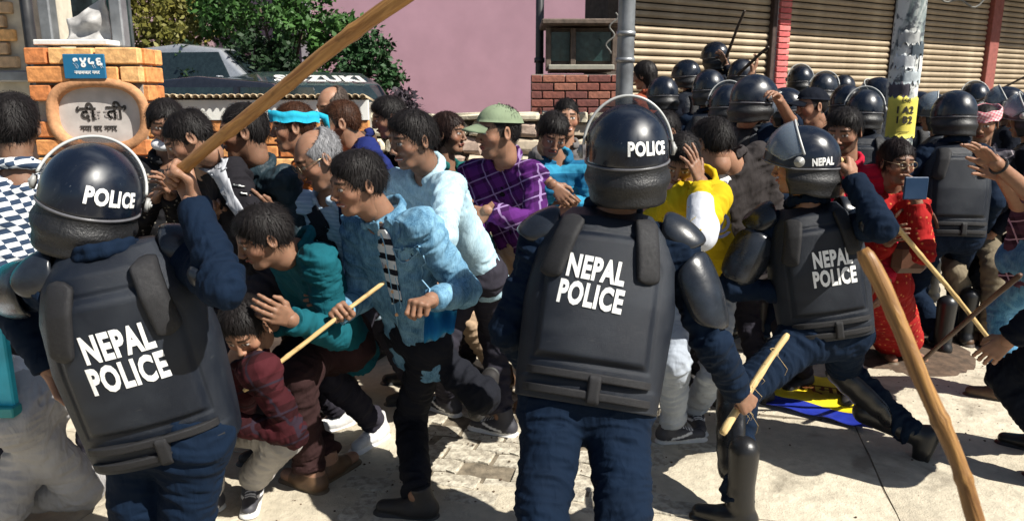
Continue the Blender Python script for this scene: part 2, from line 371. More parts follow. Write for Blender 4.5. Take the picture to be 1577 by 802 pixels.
def hand_mesh(pose='relax', h=.003):
    key = (pose, h)                                            # wrist at origin, fingers +y, palm faces -z, thumb +x
    if key in _hn: return _hn[key]
    v = Vol((-.09, -.04, -.11), (.10, .21, .07), h)
    v.cap((0, -.035, 0), (0, .012, 0), .027, .025, .02, (0, 0, 1), 1.35)
    K = [(.030, .088, 0), (.011, .092, .002), (-.009, .088, .001), (-.027, .080, -.002)]; spread = {'open': (10, 3, -4, -12), 'grip': (2, 0, -1, -2)}.get(pose, (5, 1, -2, -6))
    curl = {'relax': (22, 30, 22), 'grip': (72, 88, 50), 'open': (8, 12, 8), 'fist': (80, 95, 60), 'claw': (25, 45, 35)}[pose]
    Ls = [(.040, .025, .019), (.044, .028, .020), (.041, .026, .019), (.032, .020, .017)]
    for i, k in enumerate(K):
        v.cap((k[0] * .55, .012, 0), k, .0130, .0108, .012, (0, 0, 1), 1.05)
        p = np.array(k); a = 0; sp = R(spread[i])
        for j in range(3):
            a += R(curl[j] * (1 + .12 * (i - 1)) + (3 if i % 2 else -2)); d = np.array((math.sin(sp) * math.cos(a), math.cos(sp) * math.cos(a), -math.sin(a)))
            q = p + d * Ls[i][j]; v.cap(p, q, .0088 - j * .0008, .0081 - j * .0009, .004); p = q
    if pose in ('grip', 'fist'): T = [(.016, .018, -.006), (.040, .048, -.022), (.034, .072, -.048), (.012, .080, -.056)]
    elif pose == 'open': T = [(.016, .016, -.004), (.047, .042, -.010), (.068, .066, -.014), (.080, .086, -.016)]
    else: T = [(.016, .016, -.006), (.042, .044, -.018), (.052, .072, -.028), (.050, .094, -.034)]
    for a_, b_, r in zip(T, T[1:], (.0150, .0105, .0086)): v.cap(a_, b_, r, r * .88, .010)
    V, F = v.mesh(); C = np.tile(SKIN, (len(V), 1)) * (.9 + .22 * noise3(V, 60))[:, None]
    _hn[key] = (V, F, C); return _hn[key]
_sh = {}
def shoe_mesh(kind='shoe', col=(.03, .03, .03), sole=(.6, .6, .58), h=.0045):
    key = (kind, tuple(col), tuple(sole), h)
    if key in _sh: return _sh[key]
    v = Vol((-.075, -.11, -.095), (.075, .22, .30 if kind == 'boot' else .09), h)
    v.cap((0, -.045, -.055), (0, .03, -.05), .034, .036, .02); v.cap((0, .02, -.052), (.003, .135, -.060), .042, .030, .03, (0, 0, 1), 1.15)
    v.cap((0, -.03, -.04), (0, -.01, .05), .040, .044 if kind == 'boot' else .039, .03)
    if kind == 'boot': v.cap((0, -.01, .02), (0, -.012, .22), .046, .056, .02)
    v.cap((0, -.045, -.085), (.003, .135, -.085), .040, .042, .006, (0, 0, 1), 2.6)
    v.plane((0, 0, -.089), (0, 0, -1)); 
    if kind != 'boot': v.plane((0, 0, .035), (0, .25, 1))
    V, F = v.mesh(); C = np.tile(np.array(col, float), (len(V), 1)) * (.85 + .3 * noise3(V, 70))[:, None]
    x, y, z = V.T; C[z < -.066] = sole
    if kind == 'sneaker':
        l = (np.abs(x) < .022) & (y > .0) & (y < .095) & (z > -.045) & (np.sin(y * 420) > .1); C[l] = (.75, .75, .75)
        l = (np.abs(np.abs(x) - .036) < .012) & (np.abs(z + .045 - (y - .05) * .2) < .006) & (y > -.02) & (y < .09); C[l] = (.7, .7, .7)
    if kind == 'sandal': C[(y > .095) & (z > -.066)] = SKIN; C[(z > -.01)] = SKIN
    _sh[key] = (V, F, C); return _sh[key]
M_SKIN = lambda: vcol('skin', .46, .35, 420, Specular_IOR_Level=.3, Subsurface_Weight=.12, Subsurface_Scale=.01)
def hairmat(c=(.012, .010, .010)):
    k = 'hair%.3f' % c[0]
    if k in MATS: return MATS[k]
    g = N('hair'); st = g.noise(160, 3, g.mapp((1, 1, .2)), dist=.4)
    MATS[k] = g.out(g.ramp(st, [(.3, tuple(x * .5 for x in c)), (.75, tuple(x * 1.4 + .001 for x in c))]), .55, st, .08, .003, Specular_IOR_Level=.18); return MATS[k]
# ================================================================ the rig
def ik(a, c, l1, l2, hint_px=None, pole=None, hintY=None):
    d = c - a; L = np.linalg.norm(d); u = d / (L + 1e-9)
    if L > (l1 + l2) * .995:
        m = a + u * L * l1 / (l1 + l2); return m
    x = (l1 * l1 - l2 * l2 + L * L) / (2 * L); r = math.sqrt(max(0, l1 * l1 - x * x)); o = a + u * x
    e = nrm(np.cross(u, (0.31, .2, .93))); f = np.cross(u, e); best = None
    for k in range(48):
        th = k * math.pi / 24; p = o + r * (e * math.cos(th) + f * math.sin(th))
        if hint_px is not None:
            s = np.hypot(*(topx(p) - np.array(hint_px[:2])))
            if hintY is not None: s += abs(p[1] - hintY) * 60
            elif pole is not None: s -= (p - o) @ pole * 25
        else: s = -(p - o) @ pole
        if best is None or s < best[0]: best = (s, p)
    return best[1]
def on_ray(px, py, parent, L, Yh):                              # point on the pixel's line at bone length from the parent, nearest to distance Yh
    d = nrm(ray(px, py)); o = CAMP - parent; b = o @ d; c = o @ o - L * L; q = b * b - c
    if q <= 0: return CAMP + d * (-b)
    t1, t2 = -b - math.sqrt(q), -b + math.sqrt(q); p1, p2 = CAMP + d * t1, CAMP + d * t2
    return p1 if abs(p1[1] - Yh) < abs(p2[1] - Yh) else p2
PEOPLE = []; GF, GB, GC = 'riot officers in the foreground', 'officers massed in front of the shutters', 'people crowded along the wall'
def person(label, head, Y, yaw, face=None, lean=10, H=1.65, z0=0.0, J=None, top=None, bottom=None, shoes=None, hair='short', haircol=(.012, .010, .010), skin=1.0,
           female=False, beard=0.0, smile=False, hands=(None, None), hs=1.0, group=None, sleeve=1.0, girth=1.0, inner=None, openw=0.0, skirt=False, collar=True, loose=1.0,
           arms='down', twist=0, hem=0.0, seed=0, bag=0, head_on=True, topd=None, leglift=None, legs=None):
    J = J or {}; s = H / 1.65; skin = skin * (.72, 1.0, .85, 1.12, .92)[seed % 5]; b = R(yaw); fwd = np.array((math.sin(b), -math.cos(b), 0)); left = np.array((math.cos(b), math.sin(b), 0)); up = np.array((0, 0, 1.))
    hc = at(head[0], head[1], Y); P = {'head': hc}
    le = R(lean); ut = nrm(up * math.cos(le) + fwd * math.sin(le))
    fy = face if face is not None else (yaw, 10, 0)
    if len(fy) < 3: fy = (*fy, 0)
    a, pt, rl = R(fy[0]), R(fy[1]), R(fy[2]); hf = np.array((math.sin(a) * math.cos(pt), -math.cos(a) * math.cos(pt), -math.sin(pt))); hl = np.array((math.cos(a), math.sin(a), 0)); hu = np.cross(hf, -hl) * -1
    hu = np.cross(-hl, hf); hr = -hl; hr, hu = hr * math.cos(rl) + hu * math.sin(rl), hu * math.cos(rl) - hr * math.sin(rl)
    HM = np.stack([hr, hf, hu], 1)                               # columns: right, forward, up
    HS = hs * (.90 if hair else .95) * (.97 if female else 1.0) * min(1.03, .6 + .4 * s); HV = HS * np.array(((1.0, .95, 1.05, .98, .93, 1.03, 1.0)[seed % 7], (1.0, 1.03, .97, 1.02)[seed % 4], (1.0, 1.05, .97, 1.02, .95)[seed % 5])) if hair else HS * np.ones(3)
    def jt(k, parent, L, default):
        if k in J:
            v = J[k]
            if len(v) == 4: return at(v[0], v[1], v[2])
            return on_ray(v[0], v[1], parent, L, v[2] if len(v) > 2 else default[1])
        return default
    P['neck'] = jt('neck', hc, .185 * s, hc - nrm(ut + hu * .8) * .185 * s - hf * .02)
    P['pel'] = jt('pel', P['neck'], .50 * s, P['neck'] - ut * .50 * s)
    ut = nrm(P['neck'] - P['pel'])
    tw = R(twist); sl = left * math.cos(tw) + fwd * math.sin(tw); sl = nrm(sl - ut * (sl @ ut))
    for k, sg in (('L', 1), ('R', -1)):
        P['sh' + k] = jt('sh' + k, P['neck'], .175 * s, P['neck'] + sl * sg * .155 * s - ut * .045 * s)
        hl_ = nrm(left - ut * (left @ ut) * .5); P['hip' + k] = jt('hip' + k, P['pel'], .09 * s, P['pel'] + hl_ * sg * .088 * s - up * .02)
        # leg
        l1, l2 = .42 * s, .41 * s; hp = P['hip' + k]; v = J.get('an' + k)
        if v is None:
            lf = 0 if legs is None else legs * sg; zA = z0 + .085; an = np.array((hp[0] + left[0] * .04 * sg + fwd[0] * (.03 + lf), hp[1] + left[1] * .04 * sg + fwd[1] * (.03 + lf), zA))
            dz = hp[2] - zA
            if dz > l1 + l2: an = an
        elif v[0] == 'g': an = gnd(v[1], v[2], z0 + .085)
        else: an = at(*v[:3])
        P['an' + k] = an; v = J.get('kn' + k); Lr = max(1.0, np.linalg.norm(an - hp) / (l1 + l2)); l1 *= Lr; l2 *= Lr
        P['kn' + k] = ik(hp, an, l1, l2, v, fwd + left * sg * .15, v[2] if v and len(v) > 2 else None)
        v = J.get('toe' + k)
        if v is None: td = nrm(fwd + left * sg * .18)
        else: td = nrm(at(v[0], v[1], v[2]) - an) if v[0] != 'g' else nrm(gnd(v[1], v[2], z0 + .03) - an + np.array((0, 0, .055)))
        P['toe' + k] = td
        # arm
        l1, l2 = .285 * s, .255 * s; sh = P['sh' + k]; v = J.get('wr' + k)
        if v is None:
            dn = {'down': nrm(-up + fwd * .25 + left * sg * .25) * .50, 'fold': fwd * .26 + up * -.24 - left * sg * .05, 'up': up * .25 + fwd * .3 + left * sg * .1, 'fwd': fwd * .42 - up * .1}[arms]
            wr = sh + dn * s
        elif len(v) == 4 and v[0] == 'w': wr = np.array(v[1:], float)
        else: wr = at(*v[:3])
        Lw = np.linalg.norm(wr - sh)
        if Lw > (l1 + l2) * 1.12: print('  arm stretch %s %s %.2f' % (label[:30], k, Lw / (l1 + l2)))
        Lr = max(1.0, Lw / (l1 + l2)); l1 *= Lr; l2 *= Lr
        P['wr' + k] = wr; v = J.get('el' + k); P['el' + k] = ik(sh, wr, l1, l2, v, -up + left * sg * .4 - fwd * .3, v[2] if v and len(v) > 2 else None)
    for k in 'LR':
        for p_, q_, L_ in (('hip', 'an', .83),):
            d = np.linalg.norm(P[p_ + k] - P[q_ + k]) / s
            if d > L_ * 1.15: print('  leg stretch %s %s %.2f' % (label[:30], k, d / L_))
    base = np.array((P['pel'][0], P['pel'][1], z0)); root = thing('person', label, 'person', base, group)
    girth = girth * (.85 if group == GC else 1.0); loose = loose * (.8 if group == GC else 1.0)
    T = {k: (v - base if not k.startswith('toe') else v) for k, v in P.items()}
    zc = Y; h = min(.015, max(.0052, .0023 * zc))
    pts = np.array([v for k, v in T.items() if not k.startswith('toe')]); lo = pts.min(0) - .19; hi = pts.max(0) + .19
    sk = SKIN * skin; nk = T['neck']; pe = T['pel']; chest = nk * .78 + pe * .22; waist = nk * .38 + pe * .62
    flat = nrm(np.cross(nk - pe, T['shL'] - T['shR'])); g_ = girth * s; vh = nk * .9 + pe * .1
    bkd = nrm(np.cross(T['shL'] - T['shR'], nk - pe)); bkd = bkd if bkd @ fwd < 0 else -bkd
    def torso(v, o, k=.05, hemd=0.0, cutneck=False):
        for sg, K in ((1, 'L'), (-1, 'R')):
            c1 = chest + (T['sh' + K] - nk) * .42; c2 = waist + (T['hip' + K] - pe) * .75; c3 = pe + (T['hip' + K] - pe) * .78 - nrm(nk - pe) * hemd
            v.cap(c1, c2, .104 * g_ + o, .092 * g_ + o, k, flat, 1.22); v.cap(c2, c3, .092 * g_ + o, .098 * g_ + o, k, flat, 1.12, clip=1.0 if hemd else None)
            v.cap(nk - ut * .035, T['sh' + K], .050 * s + o * .8, .050 * s + o * .8, .035)
            
    def arm(v, K, o1, o2, frac=1.0, k=.03, clip=False):
        v.cap(T['sh' + K], T['el' + K], .048 * s + o1, .037 * s + (o1 + o2) / 2, k, clip=(frac * 2 if clip and frac <= .5 else None))
        if frac > .5:
            e, w = T['el' + K], T['wr' + K]; t = (frac - .5) * 2; v.cap(e, e + (w - e) * t, .037 * s + (o1 + o2) / 2, (.037 + (.027 - .037) * t) * s + o2, .02, clip=1.0 if clip else None)
    def leg(v, K, o1, o2, k=.03, clip=None):
        v.cap(T['hip' + K], T['kn' + K], .080 * g_ + o1, .050 * s + (o1 + o2) / 2, k, clipa=None)
        v.cap(T['kn' + K], T['an' + K], .052 * s + (o1 + o2) / 2, .036 * s + o2, .02, clip=clip)
    bones = [('shL', 'elL', 1.), ('elL', 'wrL', 1.), ('shR', 'elR', 1.), ('elR', 'wrR', 1.), ('hipL', 'knL', 1.), ('knL', 'anL', 1.), ('hipR', 'knR', 1.), ('knR', 'anR', 1.), ('neck', 'pel', .8)]
    def folds(V, F, amp, f=9.0, jn=()):                          # soft creases that run across each limb, stronger near the joints
        n = vnormals(V, F); tot = np.zeros(len(V)); ws = np.full(len(V), 1e-9); wv = (np.stack([noise3(V + 5 + seed, 5), noise3(V + 9, 5), noise3(V + 2, 5)], 1) - .5) * .10
        for i, (p_, q_, sc_) in enumerate(bones):
            a_, b_ = T[p_], T[q_]; ab = b_ - a_; t = np.clip((V - a_) @ ab / (ab @ ab + 1e-9), 0, 1); d = np.linalg.norm(V - a_ - t[:, None] * ab, axis=1); w = np.exp(-np.maximum(0, d - .05) / .022); ok = w > .02 * w.max()
            if not ok.any(): continue
            ax_ = nrm(ab + np.cross(ab, (.3, .2, .4)) * (.6 if i % 2 else -.5)); Q = V[ok] + wv[ok]; Q = Q + np.outer(Q @ ax_, ax_) * 1.9 + seed * 2.7 + i
            m_ = noise3(Q, f); r_ = 1 - np.sqrt((2 * m_ - 1) ** 2 + .006); m2 = noise3(Q + 3, f * 2.2); r2 = 1 - np.sqrt((2 * m2 - 1) ** 2 + .01); tot[ok] += w[ok] * (1.2 * (r_ - .55) + .62 * (r2 - .55)) * sc_; ws[ok] += w[ok]
        wgt = np.full(len(V), .75)
        for j in jn: wgt += .8 * np.exp(-((V - T[j]) ** 2).sum(1) / .014)
        return V + n * (amp * tot / ws * wgt)[:, None]
    # body: one continuous skin mesh
    v = Vol(lo, hi, max(h * 1.3, .011)); torso(v, -.004)
    v.cap(nk - ut * .02, T['head'] + HM @ np.array((0, -.026, -.06)) * HS, .062 * s, .052 * s, .03)
    for K in 'LR':
        arm(v, K, -.004, 0); v.cap(T['wr' + K], T['wr' + K] + nrm(T['wr' + K] - T['el' + K]) * .01, .026 * s, .025 * s, .01)
        leg(v, K, -.006, 0)
    Vb, Fb = v.mesh(); parts = [(Vb, Fb, np.tile(sk, (len(Vb), 1)))]
    if head_on:
        hv, hf_, hcx = head_mesh(female, beard, smile, .0036 if Y < 5 else .0055, hair != 'bald'); parts.append(((hv * HV) @ HM.T + T['head'], hf_, hcx * skin))
    for K, sg, hd in (('L', 1, hands[0]), ('R', -1, hands[1])):
        hd = hd or ('relax', None); pose, pn = hd[0], (hd[1] if len(hd) > 1 else None); fd = nrm(T['wr' + K] - T['el' + K])
        if pose == 'none': continue
        yv = nrm(hd[2]) if len(hd) > 2 and hd[2] is not None else fd
        pn = nrm(pn) if pn is not None else nrm(-left * sg + up * -.1)       # where the palm looks
        zv = nrm(-pn + yv * (pn @ yv)); xv = np.cross(yv, zv)
        if len(hd) > 3 and hd[3] is not None:                    # held stick: its direction is the hand's cross axis
            xv = nrm(hd[3]); yv = nrm(yv - xv * (yv @ xv)); zv = np.cross(xv, yv)
            if zv @ pn > 0: zv = -zv
        mir = -1 if K == 'R' else 1                              # the template is a left hand, thumb at +x; the right one mirrors it
        hv, hf_, hcx = hand_mesh(pose); hv = hv * np.array((mir, 1, 1)) * HS
        if mir == -1: hf_ = hf_[:, ::-1]
        xw = np.cross(yv, zv); HMx = np.stack([xw, yv, zv], 1); parts.append((hv @ HMx.T + T['wr' + K], hf_, hcx * skin * (hd[4] if len(hd) > 4 else 1)))
    V, F, C = cat(parts); link('body', mesh_of(V, F, C, mats=[M_SKIN()]), root)
    # trousers
    if bottom is not None:
        v = Vol(lo, hi, h); v.cap(T['hipL'], T['hipR'], .098 * g_ + .012, .098 * g_ + .012, .04); v.cap(pe + ut * .02, pe + ut * .1, .105 * g_, .10 * g_, .05, flat, 1.1)
        for K in 'LR': leg(v, K, .012 * loose, .020 * loose, clip=.97)
        if skirt:
            mid = (T['anL'] + T['anR']) / 2; v.cap(pe, mid + up * .05, .11, .125, .05, clip=.98)
        V, F = v.mesh(); V = folds(V, F, .0145, 9.0, ('knL', 'knR', 'anL', 'anR', 'pel')); link('trousers' if not skirt else 'skirt', mesh_of(V, F, mats=[bottom]), root)
    if top is not None:
        v = Vol(lo, hi, h); od = .014 * loose + (topd or 0)
        torso(v, od, .05, .10 + hem)
        for K in 'LR': arm(v, K, od * .85, .016 * loose, sleeve * .985, .035, True)
        if collar:
            e1 = nrm(T['shL'] - T['shR']); f1 = nrm(np.cross(ut, e1)); f1 = f1 if f1 @ fwd > 0 else -f1
            ring = [nk + ut * (.030 + .018 * math.cos(q)) + (e1 * math.sin(q) * .076 - f1 * math.cos(q) * .074) * s for q in np.linspace(-2.6, 2.6, 12)]
            for p_, q_ in zip(ring, ring[1:]): v.cap(p_, q_, .013, .013, .006); v.cap(p_ + ut * .016, q_ + ut * .016, .009, .009, .006)
        sh_ = T['head'] + HM @ np.array((0, -.02, -.05)); v.cap(nk + ut * .0, nk + (T['head'] - nk) * .6, .064 * s, .064 * s, .004, cut=True)
        if openw:
            e1 = nrm(T['shL'] - T['shR']); f1 = nrm(np.cross(ut, e1)); f1 = f1 if f1 @ fwd > 0 else -f1
            A = nk + f1 * .11; B = pe + f1 * .12 - ut * .15; v.cap(A, B, openw, openw * .75, .01, e1, 1.6, cut=True)
        V, F = v.mesh(); V = folds(V, F, .0135, 9.5, ('elL', 'elR', 'shL', 'shR', 'pel')); link('jacket' if openw else 'shirt', mesh_of(V, F, mats=[top]), root)
        if openw and inner is not None:
            v = Vol(lo, hi, h); torso(v, .006, .05, .06); v.cap(nk, nk + (T['head'] - nk) * .6, .066 * s, .062 * s, .004, cut=True)
            V, F = v.mesh(); V = folds(V, F, .004); link('undershirt', mesh_of(V, F, mats=[inner]), root)
    if shoes is not None:
        kd, cc, so_ = shoes; 
        for K in 'LR':
            y_ = T['toe' + K]; sh = nrm(T['kn' + K] - T['an' + K]); z_ = nrm(sh - y_ * (sh @ y_)) if abs(y_[2]) > .12 else nrm(up - y_ * y_[2]); x_ = np.cross(y_, z_); M = np.stack([x_, y_, z_], 1)
            sv, sf, sc_ = shoe_mesh(kd, cc, so_); link('shoe' if kd != 'boot' else 'boot', mesh_of((sv * s) @ M.T + T['an' + K], sf, sc_, mats=[vcol('shoe_' + kd, .35 if kd == 'boot' else .6, .3, 180)]), root)
    if hair and head_on:
        hv, hf_ = hair_mesh(hair, .0045 if Y < 4.5 else .007, 2600 if Y < 4.5 else 500, seed % 5); link('hair', mesh_of((hv * HV) @ HM.T + T['head'], hf_, mats=[hairmat(haircol)]), root)
    rec = dict(root=root, P=P, T=T, HM=HM, HS=HS, HV=HV, ut=ut, fwd=fwd, left=left, base=base, s=s, h=h, label=label, Y=Y); PEOPLE.append(rec); return rec
def local(rec, V): return (np.asarray(V) * rec['HV']) @ rec['HM'].T + rec['T']['head']
# ================================================================ riot gear
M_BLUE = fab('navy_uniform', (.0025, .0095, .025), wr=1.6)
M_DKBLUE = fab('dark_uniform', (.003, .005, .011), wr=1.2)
M_VEST = plain('vest_cloth', (.011, .013, .018), .62, bump=.5, bsc=700, var=.3, spec=.5)
_g = N('vest_panel'); _d = _g.noise(5, 6, dist=.7); _w = _g.noise(900, 2); _sc = _g.noise(30, 6, _g.mapp((1, 1, 5), (.2, .6, 0)))
_c = _g.mix(_g.ramp(_d, [(.40, 0.), (.66, .8)]), (.0045, .0075, .0145), (.019, .024, .033)); _c = _g.mix(_g.ramp(_sc, [(.66, 0.), (.74, .4)]), _c, (.06, .06, .06))
M_VESTL = _g.out(_c, _g.ramp(_d, [(.3, .36), (.7, .58)]), _g.math('ADD', _w, _g.math('MULTIPLY', _d, 2.)), .5, .003, Specular_IOR_Level=.36)
M_STRAP = plain('strap', (.007, .007, .009), .7, bump=.5, bsc=500, var=.3)
_g = N('helmet_shell'); _d = _g.noise(9, 7, dist=1.); _s1 = _g.noise(60, 5, _g.mapp((1, 6, 1), (.5, .3, .8))); _c = _g.mix(_g.ramp(_d, [(.48, 0.), (.70, .5)]), (.005, .008, .016), (.035, .042, .055)); _c = _g.mix(_g.ramp(_s1, [(.68, 0.), (.72, .5)]), _c, (.12, .13, .14))
M_SHELL = _g.out(_c, _g.ramp(_d, [(.35, .17), (.68, .46)]), _d, .10, .004, Specular_IOR_Level=.6)
M_PAD = plain('hard_pad', (.012, .015, .021), .28, bump=.12, bsc=60, var=.4, spec=.5)
M_GUARD = plain('neck_leather', (.008, .008, .009), .5, bump=.6, bsc=140, var=.4)
M_WHITE = plain('white_print', (.82, .82, .80), .6, bump=.1, bsc=200, var=.06)
M_RIM = plain('rim', (.10, .10, .11), .35, bump=.1, var=.3)
M_BOOT = None
def visor_mat():
    if 'visor' in MATS: return MATS['visor']
    g = N('visor'); g.b.inputs['Base Color'].default_value = (.22, .27, .33, 1); g.b.inputs['Roughness'].default_value = .12; g.b.inputs['Alpha'].default_value = .50
    g.b.inputs['Specular IOR Level'].default_value = .7; MATS['visor'] = g.m; return g.m
HA, HB, HC_, H0 = .128, .154, .142, np.array((0, -.008, .030))
def hsurf(az, el, o=0.0):                                     # az 0 = front, positive to the wearer's right
    c = np.cos(el); d = np.stack([np.sin(az) * c, np.cos(az) * c, np.sin(el)], -1)
    r = 1 / np.sqrt((d[..., 0] / HA) ** 2 + (d[..., 1] / HB) ** 2 + (d[..., 2] / HC_) ** 2); return H0 + d * (r + o)[..., None]
def rim_el(az): c = np.cos(az); return R(-14) + R(19) * np.clip(c, 0, 1) ** 1.5 - R(4) * np.clip(-c, 0, 1)
def grid_faces(nu, nv, wrap=False):
    F = []
    for j in range(nv - 1):
        for i in range(nu if wrap else nu - 1):
            k = (i + 1) % nu; F.append((j * nu + i, j * nu + k, (j + 1) * nu + k, (j + 1) * nu + i))
    return F
def shell_from(P, Q, wrap):                                    # two matching grids (nv, nu, 3): outer and inner skins closed at the borders
    nv, nu = P.shape[:2]; V = np.concatenate([P.reshape(-1, 3), Q.reshape(-1, 3)]); n = nu * nv; f = grid_faces(nu, nv, wrap); F = f + [tuple(n + i for i in q[::-1]) for q in f]
    for i in range(nu if wrap else nu - 1):
        k = (i + 1) % nu
        for r_ in (0, nv - 1): F.append((r_ * nu + i, r_ * nu + k, n + r_ * nu + k, n + r_ * nu + i))
    if not wrap:
        for j in range(nv - 1):
            for c_ in (0, nu - 1): F.append((j * nu + c_, (j + 1) * nu + c_, n + (j + 1) * nu + c_, n + j * nu + c_))
    return V, F
_tpl = {}
def tpl(key, V, F, mat, smooth=True):
    me = mesh_of(V, F, smooth=smooth, mats=[mat]); bmfix(me); _tpl[key] = me; return me
def placed(name, me, parent, M, loc, sc=1.0):                  # shared mesh, its own place
    o = bpy.data.objects.new(name, me); COL.objects.link(o); o.parent = parent
    m = Matrix([[*(M[i] * sc), loc[i]] for i in range(3)] + [[0, 0, 0, 1]]); o.matrix_local = m; return o
def helmet_parts():
    az = np.linspace(0, 2 * np.pi, 72, endpoint=False); t = np.linspace(0, 1, 26)
    A, T_ = np.meshgrid(az, t); E_ = rim_el(A) + (R(89.5) - rim_el(A)) * T_
    flare = .004 * np.clip(1 - T_ * 9, 0, 1); P = hsurf(A, E_, flare); Q = hsurf(A, E_, -.006 + flare); V, F = shell_from(P, Q, True)
    tpl('helmet_shell', V, F, M_SHELL)
    m = MB(); m.tube(np.concatenate([hsurf(az, rim_el(az), .004), hsurf(az[:1], rim_el(az[:1]), .004)]), .0042, 8, False); tpl('rim', np.concatenate(m.V), m.F, M_RIM)
    az = np.linspace(R(62), R(298), 50); t = np.linspace(0, 1, 12); A, T_ = np.meshgrid(az, t); top_ = hsurf(A, rim_el(A) + R(3), -.004)
    side = np.clip(np.cos(A + np.pi), 0, 1); low = H0 + np.stack([np.sin(A) * .116, np.cos(A) * .128 - .012, np.full_like(A, -.165 + .03 * (1 - side) ** 2)], -1)
    P = top_ * (1 - T_[..., None]) + low * T_[..., None]; P += (np.stack([np.sin(A), np.cos(A), 0 * A], -1)) * (.012 * np.sin(T_ * np.pi) + .0035 * np.cos(T_ * 4 * np.pi))[..., None]
    Q = P - np.stack([np.sin(A), np.cos(A), 0 * A], -1) * .014; V, F = shell_from(P, Q, False); tpl('neck_guard', V, F, M_GUARD)
    # visor in its own frame round the ear axis
    az = np.linspace(R(-80), R(80), 36); t = np.linspace(0, 1, 14); A, T_ = np.meshgrid(az, t); E_ = R(8) - T_ * R(62) * np.cos(A * .9) ** .5
    P = hsurf(A, E_, .010) + np.array((0, .003, 0)); Q = hsurf(A, E_, .0068) + np.array((0, .003, 0)); V, F = shell_from(P, Q, False); tpl('visor', V - H0, F, visor_mat())
    a2 = np.linspace(R(-82), R(82), 40); pts = hsurf(a2, np.full(40, R(9)), .0105) + np.array((0, .003, 0)); m = MB(); m.tube(pts - H0, .0045, 8); tpl('visor_band', np.concatenate(m.V), m.F, plain('grey_band', (.42, .43, .42), .35, bump=.05))
    m = MB(); th = np.linspace(0, 2 * np.pi, 20, endpoint=False)
    for rr, x0, x1 in ((.021, 0, .010), (.013, .010, .014), (.005, .014, .018)):
        V = np.concatenate([np.stack([np.full(20, x), np.cos(th) * rr, np.sin(th) * rr], 1) for x in (x0, x1)]); m.add(V, [(i, (i + 1) % 20, 20 + (i + 1) % 20, 20 + i) for i in range(20)] + [tuple(range(20)), tuple(range(20, 40))])
    tpl('hinge', np.concatenate(m.V), m.F, plain('hinge_grey', (.30, .30, .29), .4))
helmet_parts()
def curve_text(s, size, f, off=.012, extrude=.0003):
    V, F = text_arr(s, size, off * size, extrude); P = f(V[:, 0], V[:, 1], V[:, 2]); return P, F
def helmet(rec, text=None, taz=180, tel=4, tsize=.046, visor=75, guard=True, band=True, sc=1.0, vis=True, troll=0):
    M = rec['HM']; L = rec['T']['head'] + M @ np.array((0, 0, .004)); s = rec['HS'] * sc
    h = placed('helmet', _tpl['helmet_shell'], rec['root'], M, L, s)
    I = np.eye(3)
    placed('rim', _tpl['rim'], h, I, (0, 0, 0))
    if guard: placed('neck_guard', _tpl['neck_guard'], h, I, (0, 0, 0))
    if vis:
        a = R(visor); Rx = np.array(((1, 0, 0), (0, math.cos(a), -math.sin(a)), (0, math.sin(a), math.cos(a)))); placed('visor', _tpl['visor'], h, Rx, H0); placed('visor_band', _tpl['visor_band'], h, Rx, H0)
        for sg in (-1, 1): placed('hinge', _tpl['hinge'], h, np.diag((sg, 1., 1.)) if sg > 0 else rotz(math.pi), H0 + np.array((sg * (HA + .010), .006, 0)))
    if text:
        def f(x, y, z):
            ca, sa = math.cos(R(troll)), math.sin(R(troll)); x, y = x * ca - y * sa, x * sa + y * ca
            return hsurf(R(taz) - x * .74 / .150, R(tel) + y / .145, .0022 + z)
        V, F = curve_text(text, tsize, f, .045); link('lettering', mesh_of(V, F, smooth=False, mats=[M_WHITE]), h)
    return h
# ---- armoured vest: lofted rings; x right, y forward, z up; origin at mid torso
def vW(z): t = (z + .29) / .58; return np.interp(t, [0, .12, .5, .74, .88, 1], [.196, .202, .212, .200, .172, .120])
def vD(z): t = (z + .29) / .58; return np.interp(t, [0, .12, .5, .8, .93, 1], [.128, .138, .152, .150, .118, .060])
def sstep(a, b, x): t = np.clip((x - a) / (b - a), 0, 1); return t * t * (3 - 2 * t)
def vrel(x, z):                                                # relief of the back: raised plate, groove, hem band
    dx = np.abs(x); edge = .150 - .045 * sstep(.10, .20, z); d = np.maximum(dx - edge, np.maximum(z - .195, -.170 - z)) + .02 * np.clip((dx - .09) / .05, 0, 1) * np.clip((z - .13) / .06, 0, 1)
    g = .011 * (1 - sstep(-.012, .002, d)) - .005 * np.exp(-((d - .006) / .004) ** 2); return g + .004 * (1 - sstep(-.232, -.226, z))
def vback(x, z, o=0.0):
    w, dd = vW(z), vD(z); u = np.clip(np.abs(x) / w, 0, .999); y = -dd * (1 - u ** 2.7) ** (1 / 2.7); return np.stack([x, y - o - vrel(x, z), z], -1)
def vback0(x, z, o=0.0):
    w, dd = vW(z), vD(z); u = np.clip(np.abs(x) / w, 0, .999); return np.stack([x, -dd * (1 - u ** 2.7) ** (1 / 2.7) - o - .010, z], -1)
